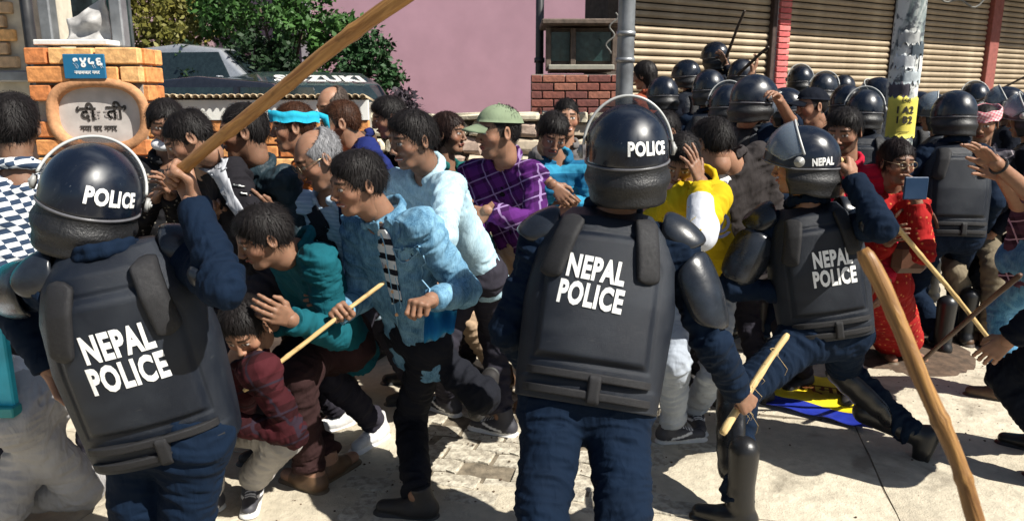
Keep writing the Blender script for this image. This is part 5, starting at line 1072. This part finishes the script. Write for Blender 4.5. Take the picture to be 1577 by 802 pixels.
# blue shirt tail below the jacket
cl = fab('blue_cloth', (.02, .20, .42)); n = 12; c4 = [at(652, 478, 2.55), at(704, 476, 2.62), at(700, 508, 2.58), at(654, 528, 2.52)]; U, Vv = np.meshgrid(np.linspace(0, 1, n), np.linspace(0, 1, n)); P = ((1 - U) * (1 - Vv))[..., None] * c4[0] + (U * (1 - Vv))[..., None] * c4[1] + (U * Vv)[..., None] * c4[2] + ((1 - U) * Vv)[..., None] * c4[3]; P[..., 1] += .03 * np.sin(U * 12) + .02 * np.sin(Vv * 6); V, F = shell_from(P - d1['base'], P - d1['base'] + np.array((0, .01, 0)), False); link('shirt_tail', mesh_of(V, F, mats=[cl]), d1['root'])
# ---- light blue shirt man behind
WB = fab('pale_blue_cotton', (.30, .46, .56), 'denim', (.48, .66, .74)); DKT = fab('dark_grey_trousers', (.028, .026, .036), wr=1.3)
person('smiling young man in pale blue shirt bent forward behind the denim jacket', (636, 218), 3.05, -70, face=(-50, 12, 0), lean=28, J=dict(neck=(662, 272, 3.10), pel=(738, 408, 3.25), shL=(692, 292, 3.0), shR=(610, 285, 3.25), elL=(668, 372, 2.9), wrL=(600, 352, 2.9), knL=(756, 500, 3.1), anL=('g', 772, 640), toeL=('g', 735, 650), knR=(690, 520, 3.4), anR=('g', 690, 610), toeR=('g', 650, 612)), top=WB, bottom=DKT, shoes=('sneaker', (.03, .03, .04), (.7, .7, .7)), hair='full', group=GC, seed=5, smile=True, loose=1.1, hs=1.06)
# ---- elder with glasses
vst = fab('charcoal_vest', (.02, .022, .03)); ltb = fab('sky_shirt', (.38, .50, .62), 'stripe', (.50, .60, .70), 60)
e1 = person('grey haired elderly man with glasses, sky blue shirt and navy tie looking down', (492, 246), 3.0, -38, face=(-58, 28, 0), lean=26, H=1.62, J=dict(neck=(512, 305, 3.08), pel=(548, 440, 3.35), shR=(462, 318, 3.15), shL=(552, 318, 3.0), elL=(560, 400, 2.95), wrL=(520, 440, 2.85), wrR=(470, 420, 3.0)), top=ltb, openw=.0, bottom=DKT, shoes=WSH, hair='bald', haircol=(.22, .22, .23), group=GC, seed=6, hs=1.1, beard=.15)
def glasses(r):
    mb = MB(); th = np.linspace(0, 2 * np.pi, 17)
    for s in (-1, 1): mb.tube(np.stack([s * .032 + .022 * np.cos(th), np.full(17, .104), .012 + .017 * np.sin(th)], 1), .0016, 6, False); mb.tube([(s * .054, .103, .016), (s * .080, .05, .018), (s * .084, -.005, .018)], .0016, 6)
    mb.tube([(-.010, .106, .014), (.010, .106, .014)], .0016, 6); V = local(r, np.concatenate(mb.V)); me = mesh_of(V, mb.F, mats=[plain('gold_wire', (.35, .28, .18), .3, metal=.8)]); link('glasses', me, r['root'])
glasses(e1)
def front_strip_unused(r, name, mat, w=.05, z0=.06, z1=-.35, off=.16, ob=None, x=0.0, n=14):
    T = r['T']; up = r['ut']; s1 = nrm(T['shL'] - T['shR']); s1 = nrm(s1 - up * (s1 @ up)); f = np.cross(s1, up); f = f if f @ r['fwd'] > 0 else -f
    shirt = [c for c in r['root'].children if c.name.split('.')[0] in ('shirt', 'jacket')][0]; V = np.empty(len(shirt.data.vertices) * 3, np.float32); shirt.data.vertices.foreach_get('co', V); V = V.reshape(-1, 3); P = np.zeros((n, 5, 3))
    for j in range(n):
        t = j / (n - 1); c = T['neck'] + (T['pel'] - T['neck']) * (t * .8 + .02)
        for i in range(5):
            xx = x + w * (i / 4 - .5) * (.5 + .8 * t); q = V - (c + s1 * xx); m_ = (np.abs(q @ s1) < .02) & (np.abs(q @ up) < .02) & (q @ f > 0); P[j, i] = c + s1 * xx + f * ((q[m_] @ f).max() + .006 if m_.any() else .13)
    V2, F2 = shell_from(P, P - f * .008, False); return link(name, mesh_of(V2, F2, mats=[mat]), r['root'])
# ---- teal shirt man
TL = fab('teal_shirt', (.006, .085, .11), wr=1.4); BT = fab('brown_trousers', (.034, .016, .016), wr=1.6)
person('man in teal shirt and wide brown trousers ducking low with his head down', (408, 366), 2.62, -72, face=(-60, 24, 4), lean=55, J=dict(neck=(462, 388, 2.68), pel=(535, 512, 2.95), shL=(492, 404, 2.56), shR=(446, 402, 2.85), elL=(516, 505, 2.5), wrL=(448, 492, 2.45), wrR=(420, 500, 2.75), knL=(418, 575, 2.72), anL=('g', 508, 704), toeL=('g', 560, 690), knR=(455, 590, 2.95), anR=('g', 478, 722), toeR=('g', 440, 728)), top=TL, bottom=BT, shoes=SND, hair='fringe', group=GC, seed=7, loose=1.35, hs=1.06, hands=(('relax', (-.3, .5, 0)), None))
# ---- crouching boy
PLD = fab('maroon_plaid', (.055, .010, .014), 'plaid', (.02, .012, .02), 9); GRT = fab('light_grey_trousers', (.36, .34, .32), wr=1.5)
person('boy crouching at knee height in maroon plaid shirt and pale grey trousers', (380, 505), 2.45, -14, face=(-6, 38, -6), lean=42, H=1.50, J=dict(neck=(372, 560, 2.52), pel=(322, 640, 2.66), shL=(402, 572, 2.5), shR=(342, 576, 2.5), wrL=(348, 650, 2.40), wrR=(330, 640, 2.4), knL=(415, 612, 2.25), anL=('g', 388, 738), toeL=('g', 384, 785), knR=(330, 660, 2.2), anR=('g', 318, 760)), top=PLD, bottom=GRT, shoes=SNK, hair='fringe', group=GC, seed=8, loose=1.0, girth=.85, hs=1.02, hands=(('none',), ('none',)))
# ---- black jacket, white collar
BJ = fab('black_jacket', (.012, .011, .014), wr=1.3); WHS = fab('grey_white_panel', (.42, .43, .46))
c4 = person('youth in black jacket with grey front panel, head bowed behind the raised fist', (292, 214), 2.9, -66, face=(-66, 34, 0), lean=34, J=dict(neck=(322, 254, 2.95), pel=(412, 410, 3.15), shL=(358, 270, 2.85), shR=(300, 280, 3.1), elL=(390, 340, 2.9), wrL=(436, 368, 3.0), wrR=(330, 330, 3.0)), top=BJ, openw=.0005, bottom=DKT, shoes=BSH, hair='short', group=GC, seed=9)

# ---- man with ear visible, puffy vest
PV = fab('slate_puffy', (.02, .035, .045), rough=.45, wr=2.2)
person('dark haired man in padded slate jacket half behind the raised pole', (376, 205), 3.15, -62, face=(-74, 8, 0), lean=12, J=dict(neck=(396, 268, 3.2), pel=(430, 430, 3.3), shL=(438, 280, 3.05), shR=(352, 280, 3.35), elL=(458, 350, 3.0), wrL=(420, 340, 2.9)), top=PV, bottom=DKT, shoes=BSH, hair='short', group=GC, seed=10, hs=1.1, beard=.4)
# ---- blue headband + orange scarf
h6 = person('person with turquoise headband and orange scarf between two dark jackets', (452, 198), 3.6, -70, face=(-72, 6, 0), lean=18, top=fab('orange_scarf', (.42, .12, .03), 'floral', (.60, .26, .10), 1), bottom=DKT, shoes=BSH, hair='short', haircol=(.05, .02, .01), group=GC, seed=11, hs=1.05)
def band(r, mat, z=.050, w=.03, o=.022, nm='headband', tilt=.0, knot=True):
    th = np.linspace(0, 2 * np.pi, 40, endpoint=False); P = np.stack([np.stack([(.077 + o) * np.sin(th), -.012 + (.098 + o) * np.cos(th), z + tilt * np.cos(th) + q + .004 * np.sin(th * 7)], 1) for q in (-w / 2, 0, w / 2)]); P[1] *= (1.03, 1.03, 1); V, F = shell_from(P, P * (.95, .95, 1), True); o_ = link(nm, mesh_of(local(r, V), F, mats=[mat]), r['root'])
    if knot: mb = MB(); mb.tube([(0, -.12, z), (.02, -.16, z - .02), (.03, -.17, z - .09)], [.014, .018, .008], 8); link('knot', mesh_of(local(r, np.concatenate(mb.V)), mb.F, mats=[mat]), o_)
band(h6, fab('turquoise_cloth', (.02, .36, .52)), .055, .05, .020, tilt=.015)
# ---- shaved man navy jacket and the bald head behind
person('close cropped man in royal navy jacket facing left behind the elder', (525, 192), 3.75, -75, face=(-78, 10, 0), lean=34, J=dict(neck=(560, 228, 3.8), pel=(640, 370, 4.0)), top=fab('royal_navy', (.012, .020, .11), wr=1.4), bottom=DKT, shoes=BSH, hair='crop', haircol=(.05, .035, .03), group=GC, seed=12, hs=1.1, beard=.5)
person('bald man whose crown shows over the close cropped man', (513, 164), 4.3, -30, face=(-40, 22, 0), lean=12, top=fab('brown_jacket', (.08, .05, .035)), bottom=DKT, shoes=BSH, hair='bald', haircol=(.08, .06, .05), group=GC, seed=13, hs=1.0)
person('man with dark cap of hair hidden behind the smiling young man', (600, 182), 3.9, -60, face=(-70, 18, 0), lean=26, top=fab('black_cotton', (.010, .010, .014)), bottom=DKT, shoes=BSH, hair='full', group=GC, seed=14)
person('woman with long dark hair turned right beside the stone wall', (691, 208), 3.95, 50, face=(66, 0, 0), lean=4, top=fab('deep_teal', (.01, .11, .10)), bottom=DKT, shoes=BSH, hair='long', haircol=(.02, .010, .008), female=True, group=GC, seed=15, hs=1.05, H=1.55)
# ---- cap man in purple plaid
PP = fab('purple_plaid', (.09, .016, .14), 'plaid', (.24, .16, .32), 11); KH = fab('khaki_trousers', (.42, .30, .20), wr=1.3); OLV = fab('olive_cap', (.20, .25, .16), wr=.6)
c14 = person('man in olive baseball cap and purple plaid shirt steadying the man ahead', (768, 206), 3.5, -48, face=(-66, 4, 0), lean=22, J=dict(neck=(778, 252, 3.55), pel=(806, 388, 3.75), shL=(822, 272, 3.45), shR=(728, 268, 3.65), elL=(806, 330, 3.3), wrL=(752, 325, 3.2), elR=(735, 330, 3.5), wrR=(715, 330, 3.4), knL=(780, 470, 3.6)), top=PP, openw=.030, inner=fab('black_tee', (.008, .008, .010)), bottom=KH, shoes=BRN, hair='crop', group=GC, seed=16, hs=1.12, beard=.35, hands=(('open', (0, .6, -.3), (-.8, -.1, -.55)), None), loose=1.25)
def cap(r, mat, name='cap', bill=True):
    az = np.linspace(0, 2 * np.pi, 40, endpoint=False); t = np.linspace(0, 1, 10); A, T_ = np.meshgrid(az, t); el = R(12) + R(77) * T_; c_ = np.cos(el); P = np.stack([.094 * np.sin(A) * c_, -.012 + .113 * np.cos(A) * c_, .028 + .098 * np.sin(el) + .012 * np.cos(A) * (1 - T_)], -1); V, F = shell_from(P, P * (.96, .96, .985), True); o = link(name, mesh_of(local(r, V), F, mats=[mat]), r['root'])
    if bill:
        a = np.linspace(-1, 1, 16); t = np.linspace(0, 1, 6); A, T_ = np.meshgrid(a, t); P = np.stack([.075 * A, .080 + (.075 * T_ + .02) * np.sqrt(np.clip(1 - (A * .98) ** 2, 0, 1)) , .052 - .018 * A ** 2 - .018 * T_], -1); V, F = shell_from(P, P - np.array((0, 0, .005)), False); link('brim', mesh_of(local(r, V), F, mats=[mat]), o)
    mb = MB(); c = local(r, [(0, -.012, .128)])[0]; mb.box(c, (.012, .012, .008), None, .003); mb.build('cap_button', mat, o); return o
cap(c14, OLV)
# ---- boy in blue sweater, smiling boy behind
BSW = fab('blue_sweater', (.010, .10, .20), 'stripe', (.03, .22, .36), 9)
person('boy in banded blue sweater looking down at his joined hands', (850, 208), 3.75, -8, face=(10, 30, 8), lean=10, H=1.45, J=dict(neck=(858, 248, 3.8), shL=(902, 268, 3.7), shR=(826, 268, 3.7), elL=(918, 325, 3.6), wrL=(882, 312, 3.45), elR=(826, 322, 3.6), wrR=(850, 285, 3.42)), top=BSW, bottom=BLKJ, shoes=SNK, hair='fringe', group=GC, seed=17, hands=(('open', (0, .5, -.2), (-.6, -.1, -.6)), ('relax', (.3, .3, -.3), (.6, -.2, -.6))), hs=1.05)
person('smiling boy facing the camera above the blue sweater', (872, 184), 4.3, 8, face=(4, 2, 0), lean=2, H=1.5, top=fab('grey_hoodie', (.14, .13, .13)), bottom=BLKJ, shoes=SNK, hair='short', group=GC, seed=18, smile=True, hs=1.05)
# ---- masked woman by the pillar
FL = fab('black_floral', (.012, .012, .014), 'floral', (.30, .27, .22), 1.0)
c3 = person('person in black floral top with white mask under the chin by the brick pillar', (256, 192), 3.45, 18, face=(22, 16, 0), lean=6, J=dict(wrL=(262, 300, 3.2), wrR=(238, 305, 3.2), elL=(290, 305, 3.35)), top=FL, bottom=DKT, shoes=BSH, hair='bun', female=True, group=GC, seed=19, hs=1.05)
v = Vol((-.09, -.02, -.14), (.09, .13, -.02), .006); v.cap((-.045, .05, -.088), (.045, .05, -.088), .030, .030, .01); v.cap((-.02, .07, -.090), (.02, .07, -.090), .026, .026, .02); V, F = v.mesh(); link('face_mask', mesh_of(local(c3, V), F, mats=[fab('mask_white', (.75, .76, .78))]), c3['root'])
# ---- left edge: checked shirt, and fallen person in grey trousers
CHK = fab('check_shirt', (.03, .05, .09), 'check', (.62, .64, .66), 28)
person('person at the left edge in black and white checked shirt seen from behind', (22, 198), 2.8, -150, face=(-160, 4, 0), lean=6, H=1.6, top=CHK, bottom=DKT, shoes=BSH, hair='full', group=GC, seed=20, hs=1.1)
BENT = fab('pale_grey_cotton', (.40, .39, .39), wr=2.0)
f2 = person('fallen person bent over at lower left in pale grey trousers with banded belt', (-330, 570), 2.20, -120, face=(-120, 60, 0), lean=80, J=dict(neck=(-225, 560, 2.25), pel=(52, 612, 2.4), knL=(122, 742, 2.25), anL=('g', -40, 770), knR=(10, 750, 2.3), anR=('g', -120, 780), wrL=(-220, 700, 2.1), wrR=(-230, 690, 2.3)), top=fab('white_shirt', (.62, .62, .64)), bottom=BENT, shoes=SNK, hair='short', group=GC, seed=21, loose=1.3, girth=1.0, hem=-.09, hs=1.0)
T = f2['T']; ax = nrm(T['neck'] - T['pel']); e = nrm(np.cross(ax, (0, 0, 1.))); g = np.cross(e, ax); th = np.linspace(0, 2 * np.pi, 40)
for k, (q, mt) in enumerate(((.11, M_WHITE), (.135, M_STRAP), (.16, M_WHITE))): P = np.stack([[T['pel'] + ax * (q + dz) + e * math.cos(t) * .142 + g * math.sin(t) * .122 for t in th] for dz in (-.012, .012)]); V, F = shell_from(P, T['pel'] + (P - T['pel']) * .97, False); link('belt_band', mesh_of(V, F, mats=[mt]), f2['root'])
# ---- behind the middle officer: yellow and white top, hand on head
YW = fab('yellow_cotton', (.52, .37, .01)); WH = fab('white_cotton', (.50, .52, .57))
c17 = person('person in yellow top with white sleeve shielding the head with one hand', (1048, 246), 3.05, -10, face=(-20, 42, 10), lean=26, H=1.6, J=dict(neck=(1074, 286, 3.1), pel=(1078, 430, 3.2), shL=(1100, 306, 3.1), shR=(1052, 306, 3.1), wrL=(1078, 282, 2.92), elL=(1076, 362, 2.9), wrR=(1030, 390, 3.0), knR=(1045, 545, 3.2), anR=('g', 1036, 652), anL=('g', 1070, 625), toeR=('g', 1050, 668)), top=YW, bottom=fab('pale_blue_grey', (.36, .40, .46), wr=1.5), shoes=SNK, hair='short', group=GC, seed=22, hands=(('open', (-.5, .6, -.2), (-.35, -.05, 1)), None), hs=1.0)
T = c17['T']; v = Vol(T['elL'] - .2, T['elL'] + .2, .008); a = T['elL']; b = T['wrL']; v.cap(T['shL'] * .2 + a * .8, a, .060, .057, .02); v.cap(a, a + (b - a) * .7, .057, .050, .02, clip=1.0); V, F = v.mesh(); link('white_sleeve', mesh_of(V, F, mats=[WH]), c17['root'])
em = text_arr('@', .11, .002, .002); c = at(1104, 345, 2.90) - c17['base']; link('emblem', mesh_of(np.stack([em[0][:, 0] + c[0], np.full(len(em[0]), c[1]) - em[0][:, 2], em[0][:, 1] + c[2]], 1), em[1], smooth=False, mats=[plain('navy_print', (.01, .015, .05), .7)]), c17['root'])
c18 = person('person bent under a dark brown jacket behind the yellow top', (1098, 222), 3.4, -160, face=(-150, 14, 0), lean=45, J=dict(neck=(1124, 252, 3.4), pel=(1165, 390, 3.6)), top=fab('dark_brown_jacket', (.035, .030, .030), wr=1.5), bottom=DKT, shoes=BSH, hair='full', group=GC, seed=23)
# ---- police massed in front of the shutters (some on the shop step)
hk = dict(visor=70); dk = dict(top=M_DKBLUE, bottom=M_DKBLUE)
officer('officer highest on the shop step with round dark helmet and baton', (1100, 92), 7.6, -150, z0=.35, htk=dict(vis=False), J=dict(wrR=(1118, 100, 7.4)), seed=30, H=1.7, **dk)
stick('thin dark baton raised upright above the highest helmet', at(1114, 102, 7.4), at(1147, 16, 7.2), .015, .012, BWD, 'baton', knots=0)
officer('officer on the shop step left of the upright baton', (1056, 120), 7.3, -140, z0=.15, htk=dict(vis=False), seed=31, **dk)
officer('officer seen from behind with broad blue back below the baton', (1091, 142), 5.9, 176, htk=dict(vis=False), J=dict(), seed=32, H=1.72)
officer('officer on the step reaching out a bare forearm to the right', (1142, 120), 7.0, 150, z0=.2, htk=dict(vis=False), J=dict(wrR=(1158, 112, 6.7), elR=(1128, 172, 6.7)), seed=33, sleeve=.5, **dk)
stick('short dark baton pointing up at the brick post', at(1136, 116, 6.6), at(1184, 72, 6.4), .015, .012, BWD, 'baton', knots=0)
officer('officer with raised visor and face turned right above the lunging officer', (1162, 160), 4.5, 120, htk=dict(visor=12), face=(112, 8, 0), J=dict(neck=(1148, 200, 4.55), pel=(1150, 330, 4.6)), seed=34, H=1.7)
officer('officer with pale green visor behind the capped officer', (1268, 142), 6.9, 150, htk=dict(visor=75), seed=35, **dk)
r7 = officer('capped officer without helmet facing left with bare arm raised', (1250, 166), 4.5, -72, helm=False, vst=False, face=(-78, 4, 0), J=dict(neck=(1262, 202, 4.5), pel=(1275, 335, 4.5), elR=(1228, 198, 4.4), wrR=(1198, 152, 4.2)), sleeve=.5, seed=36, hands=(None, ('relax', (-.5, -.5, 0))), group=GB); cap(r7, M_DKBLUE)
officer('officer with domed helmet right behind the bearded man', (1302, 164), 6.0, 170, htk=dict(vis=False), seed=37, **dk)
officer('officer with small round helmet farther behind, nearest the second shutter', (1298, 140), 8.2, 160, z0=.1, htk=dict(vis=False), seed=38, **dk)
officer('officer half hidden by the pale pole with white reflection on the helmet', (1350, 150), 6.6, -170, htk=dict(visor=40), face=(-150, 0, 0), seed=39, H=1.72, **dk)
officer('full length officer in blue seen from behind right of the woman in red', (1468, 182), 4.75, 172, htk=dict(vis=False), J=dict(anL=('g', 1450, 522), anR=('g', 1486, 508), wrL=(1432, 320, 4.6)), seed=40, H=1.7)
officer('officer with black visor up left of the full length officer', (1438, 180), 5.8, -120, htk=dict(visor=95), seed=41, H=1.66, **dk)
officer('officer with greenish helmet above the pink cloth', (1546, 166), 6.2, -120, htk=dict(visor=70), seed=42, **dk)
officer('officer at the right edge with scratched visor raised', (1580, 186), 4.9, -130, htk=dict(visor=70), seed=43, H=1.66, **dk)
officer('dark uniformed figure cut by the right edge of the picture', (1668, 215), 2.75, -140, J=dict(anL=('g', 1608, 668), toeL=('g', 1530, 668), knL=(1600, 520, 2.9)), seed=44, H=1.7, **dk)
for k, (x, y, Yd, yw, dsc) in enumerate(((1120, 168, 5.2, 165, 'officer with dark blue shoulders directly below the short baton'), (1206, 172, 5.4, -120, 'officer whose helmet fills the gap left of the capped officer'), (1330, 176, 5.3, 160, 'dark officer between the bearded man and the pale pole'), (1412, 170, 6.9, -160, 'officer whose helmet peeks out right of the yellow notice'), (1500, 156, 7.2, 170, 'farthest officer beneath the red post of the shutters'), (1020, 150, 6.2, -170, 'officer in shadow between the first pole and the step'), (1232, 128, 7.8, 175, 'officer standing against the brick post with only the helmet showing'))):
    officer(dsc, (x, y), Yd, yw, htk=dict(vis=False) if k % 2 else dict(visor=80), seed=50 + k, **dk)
stick('thin dark cane slanting across the last shutter', at(1478, 172, 6.6), at(1600, 108, 6.4), .010, .008, BWD, 'cane', knots=0)
# ---- bearded man in red vest, woman in red sari, pink cloth man, jeans man, dark haired person by the first pole
person('bearded man in crimson jacket looking down beside the lunging officer', (1300, 204), 3.7, -42, face=(-40, 16, 0), lean=8, J=dict(wrR=(1290, 300, 3.5)), top=fab('crimson', (.42, .010, .035), wr=1.3), bottom=DKT, shoes=BSH, hair='full', beard=.8, group=GC, seed=24, hs=1.08)
SARI = fab('red_sari', (.30, .012, .012), 'floral', (.55, .20, .07), .8, wr=1.6)
w20 = person('woman in red and orange sari with glasses holding a blue phone case', (1380, 252), 3.55, 4, face=(6, 6, 0), lean=4, H=1.5, J=dict(neck=(1376, 298, 3.6), shL=(1410, 320, 3.55), shR=(1342, 322, 3.6), wrL=(1412, 312, 3.35), elL=(1418, 375, 3.45), wrR=(1368, 372, 3.4), elR=(1340, 385, 3.5), anL=('g', 1400, 530), anR=('g', 1365, 530)), top=SARI, bottom=SARI, skirt=True, shoes=SND, hair='bun', haircol=(.015, .01, .01), female=True, group=GC, seed=25, girth=.86, hs=1.05)
glasses(w20)
ph = at(1410, 290, 3.28); mb = MB(); mb.box((0, 0, 0), (.105, .012, .10), None, .004); o = mb.build('phone_case', plain('blue_case', (.015, .04, .09), .4, bump=.3, bsc=30), loc=tuple(ph)); tag(o, 'square dark blue case held up by the woman in red', 'case')
mb = MB(); th = np.linspace(math.pi * .1, math.pi * .9, 12); mb.tube([(.12 * math.cos(t), 0, .18 + .16 * math.sin(t)) for t in th], .008, 8); mb.box((0, 0, .09), (.17, .07, .15), None, .03); o = mb.build('handbag', plain('brown_leather', (.09, .035, .018), .5, bump=.4, bsc=50), loc=tuple(at(1398, 425, 3.45))); tag(o, 'brown leather handbag hanging beside the red sari', 'bag')
r21 = person('man with pink checked headcloth and red scarf among the officers', (1514, 192), 4.9, -30, face=(-40, 14, 0), lean=4, J=dict(anL=('g', 1522, 512), anR=('g', 1500, 505)), top=fab('grey_plaid', (.13, .12, .14), 'plaid', (.30, .26, .28), 10), bottom=fab('dull_khaki', (.17, .14, .095)), shoes=BRN, hair='short', group=GC, seed=26, hs=1.08); band(r21, fab('pink_check', (.60, .18, .22), 'check', (.70, .45, .45), 40), .072, .065, .020, 'headcloth', knot=False)
JN = fab('blue_jeans', (.03, .13, .28), 'denim', (.14, .34, .52)); w22 = (('open', (-.6, -.2, -.1), (-.75, -.05, .6)), ('open', (-.5, -.5, .1), (-.8, .1, .35)))
r22 = person('person in jeans at the right edge reaching out both bare hands', (1618, 190), 3.35, -85, face=(-80, 5, 0), lean=6, J=dict(neck=(1622, 240, 3.4), pel=(1592, 400, 3.45), shL=(1640, 268, 3.3), shR=(1612, 262, 3.5), elL=(1585, 300, 3.15), wrL=(1534, 252, 3.05), elR=(1572, 308, 3.5), wrR=(1542, 272, 3.3), knL=(1545, 480, 3.4), anL=('g', 1545, 592), toeL=('g', 1496, 600), knR=(1600, 500, 3.7), anR=('g', 1630, 600)), top=fab('mauve_plaid', (.10, .05, .08), 'plaid', (.55, .40, .48), 12), bottom=JN, shoes=BRN, hair='short', group=GC, seed=27, sleeve=.5, hands=w22, skin=1.3)
T = r22['T']; a = T['wrL'] + nrm(T['elL'] - T['wrL']) * .02; mb = MB(); th = np.linspace(0, 2 * np.pi, 20); d_ = nrm(T['elL'] - T['wrL']); e = nrm(np.cross(d_, (0, 0, 1))); g = np.cross(d_, e); mb.tube([a + e * math.cos(t) * .034 + g * math.sin(t) * .034 for t in th], .005, 6, False); mb.build('bracelet', plain('black_band', (.02, .02, .02), .5), r22['root'])
stick('thin dark stick slanting up to the jeans at the right edge', at(1420, 556, 3.55), at(1572, 422, 3.0), .010, .012, wood('stick_brown', (.14, .075, .045), (.07, .04, .03)), 'thin_stick', bend=.006)
person('dark haired person with orange top next to the first grey pole', (992, 118), 6.9, -150, face=(-120, 10, 0), z0=.4, lean=6, top=fab('rust_top', (.28, .07, .035)), bottom=DKT, shoes=BSH, hair='long', female=True, group=GC, seed=28, hs=1.15, arms='fold')
person('pale pink clad onlooker stooping behind the middle officer', (1022, 205), 3.9, -40, face=(-60, 30, 0), lean=20, top=fab('dusty_pink', (.58, .36, .36)), bottom=DKT, shoes=BSH, hair='short', group=GC, seed=29)
# ---- clothing details laid on the surfaces
def garment(r, *names): return [c for c in r['root'].children if c.name.split('.')[0] in names][0]
def ribbon(r, ob, name, pts, mat, Yh, th=.007, n=18, parent=None):  # pts: (px, py, width px); a flat piece of cloth following the garment
    P_ = np.array(pts, float); q = np.linspace(0, len(P_) - 1, n); X, Yy, Wd = (np.interp(q, range(len(P_)), P_[:, k]) for k in range(3)); dx, dy = np.gradient(X), np.gradient(Yy); L = np.hypot(dx, dy) + 1e-9; G = np.zeros((n, 5, 3))
    for i in range(n):
        for k in range(5): o = (k / 4 - .5) * Wd[i]; G[i, k] = on_surf(r, ob, X[i] - dy[i] / L[i] * o, Yy[i] + dx[i] / L[i] * o, Yh)
    d = G[:, :, 1]; m_ = np.median(d, axis=1, keepdims=True); m_ = np.convolve(np.pad(m_[:, 0], 2, 'edge'), np.ones(5) / 5, 'valid')[:, None]
    for i in range(n):
        for k in range(5):                                       # stray hits beyond the garment's edge fall back to the strip's own depth
            if abs(G[i, k, 1] - m_[i, 0]) > .05: v_ = G[i, k] - CAMP; G[i, k] = CAMP + v_ * (m_[i, 0] / v_[1])
    c_ = nrm(CAMP - G.reshape(-1, 3).mean(0)); V, F = shell_from(G + c_ * th - r['base'], G - c_ * .004 - r['base'], False); me = mesh_of(V, F, mats=[mat]); bmfix(me); return link(name, me, parent or ob)
TEE = fab('striped_tee', (.62, .64, .66), 'stripe', (.012, .012, .018), 17)
ribbon(d1, jk, 'tee_front', [(580, 352, 16), (588, 390, 22), (596, 430, 20), (604, 470, 16)], TEE, 2.6)
ribbon(d1, jk, 'collar_flap', [(592, 326, 6), (600, 345, 12), (604, 362, 9), (606, 374, 3)], DEN, 2.6, th=.008); ribbon(d1, jk, 'collar_flap', [(566, 330, 6), (572, 350, 14), (576, 372, 3)], DEN, 2.6, th=.010)
ribbon(d1, jk, 'pocket_flap', [(606, 392, 14), (622, 395, 20), (640, 390, 16)], DEN, 2.6, th=.009)
es = garment(e1, 'shirt'); ribbon(e1, es, 'tie', [(516, 300, 12), (518, 316, 10), (524, 345, 16), (534, 372, 20), (540, 392, 2)], fab('navy_tie', (.012, .02, .06)), 2.95)
ribbon(e1, es, 'waistcoat_panel', [(478, 320, 8), (484, 350, 30), (492, 385, 40), (500, 420, 44)], vst, 2.95, th=.006); ribbon(e1, es, 'waistcoat_panel', [(548, 318, 8), (552, 350, 18), (556, 380, 22)], vst, 2.95, th=.006)
cj = garment(c4, 'jacket'); ribbon(c4, cj, 'front_panel', [(322, 252, 26), (338, 285, 22), (356, 320, 20), (384, 360, 18), (410, 392, 14)], WHS, 2.55, th=.008); ribbon(c4, cj, 'collar', [(312, 240, 18), (330, 246, 24), (346, 250, 20)], WHS, 2.55, th=.010)
for y_, w_, x_ in ((278, 22, 366), (290, 12, 372)): ribbon(c4, cj, 'lettering', [(x_ - w_ / 2, y_, 3), (x_ + w_ / 2, y_ + 2, 3)], M_WHITE, 2.5, th=.008, n=6)
cb18 = garment(c18, 'shirt'); ribbon(c18, cb18, 'white_patch', [(1112, 262, 8), (1120, 270, 16), (1130, 280, 8)], M_WHITE, 2.9, th=.008, n=8)

print('script done', len(bpy.data.objects), 'objects')
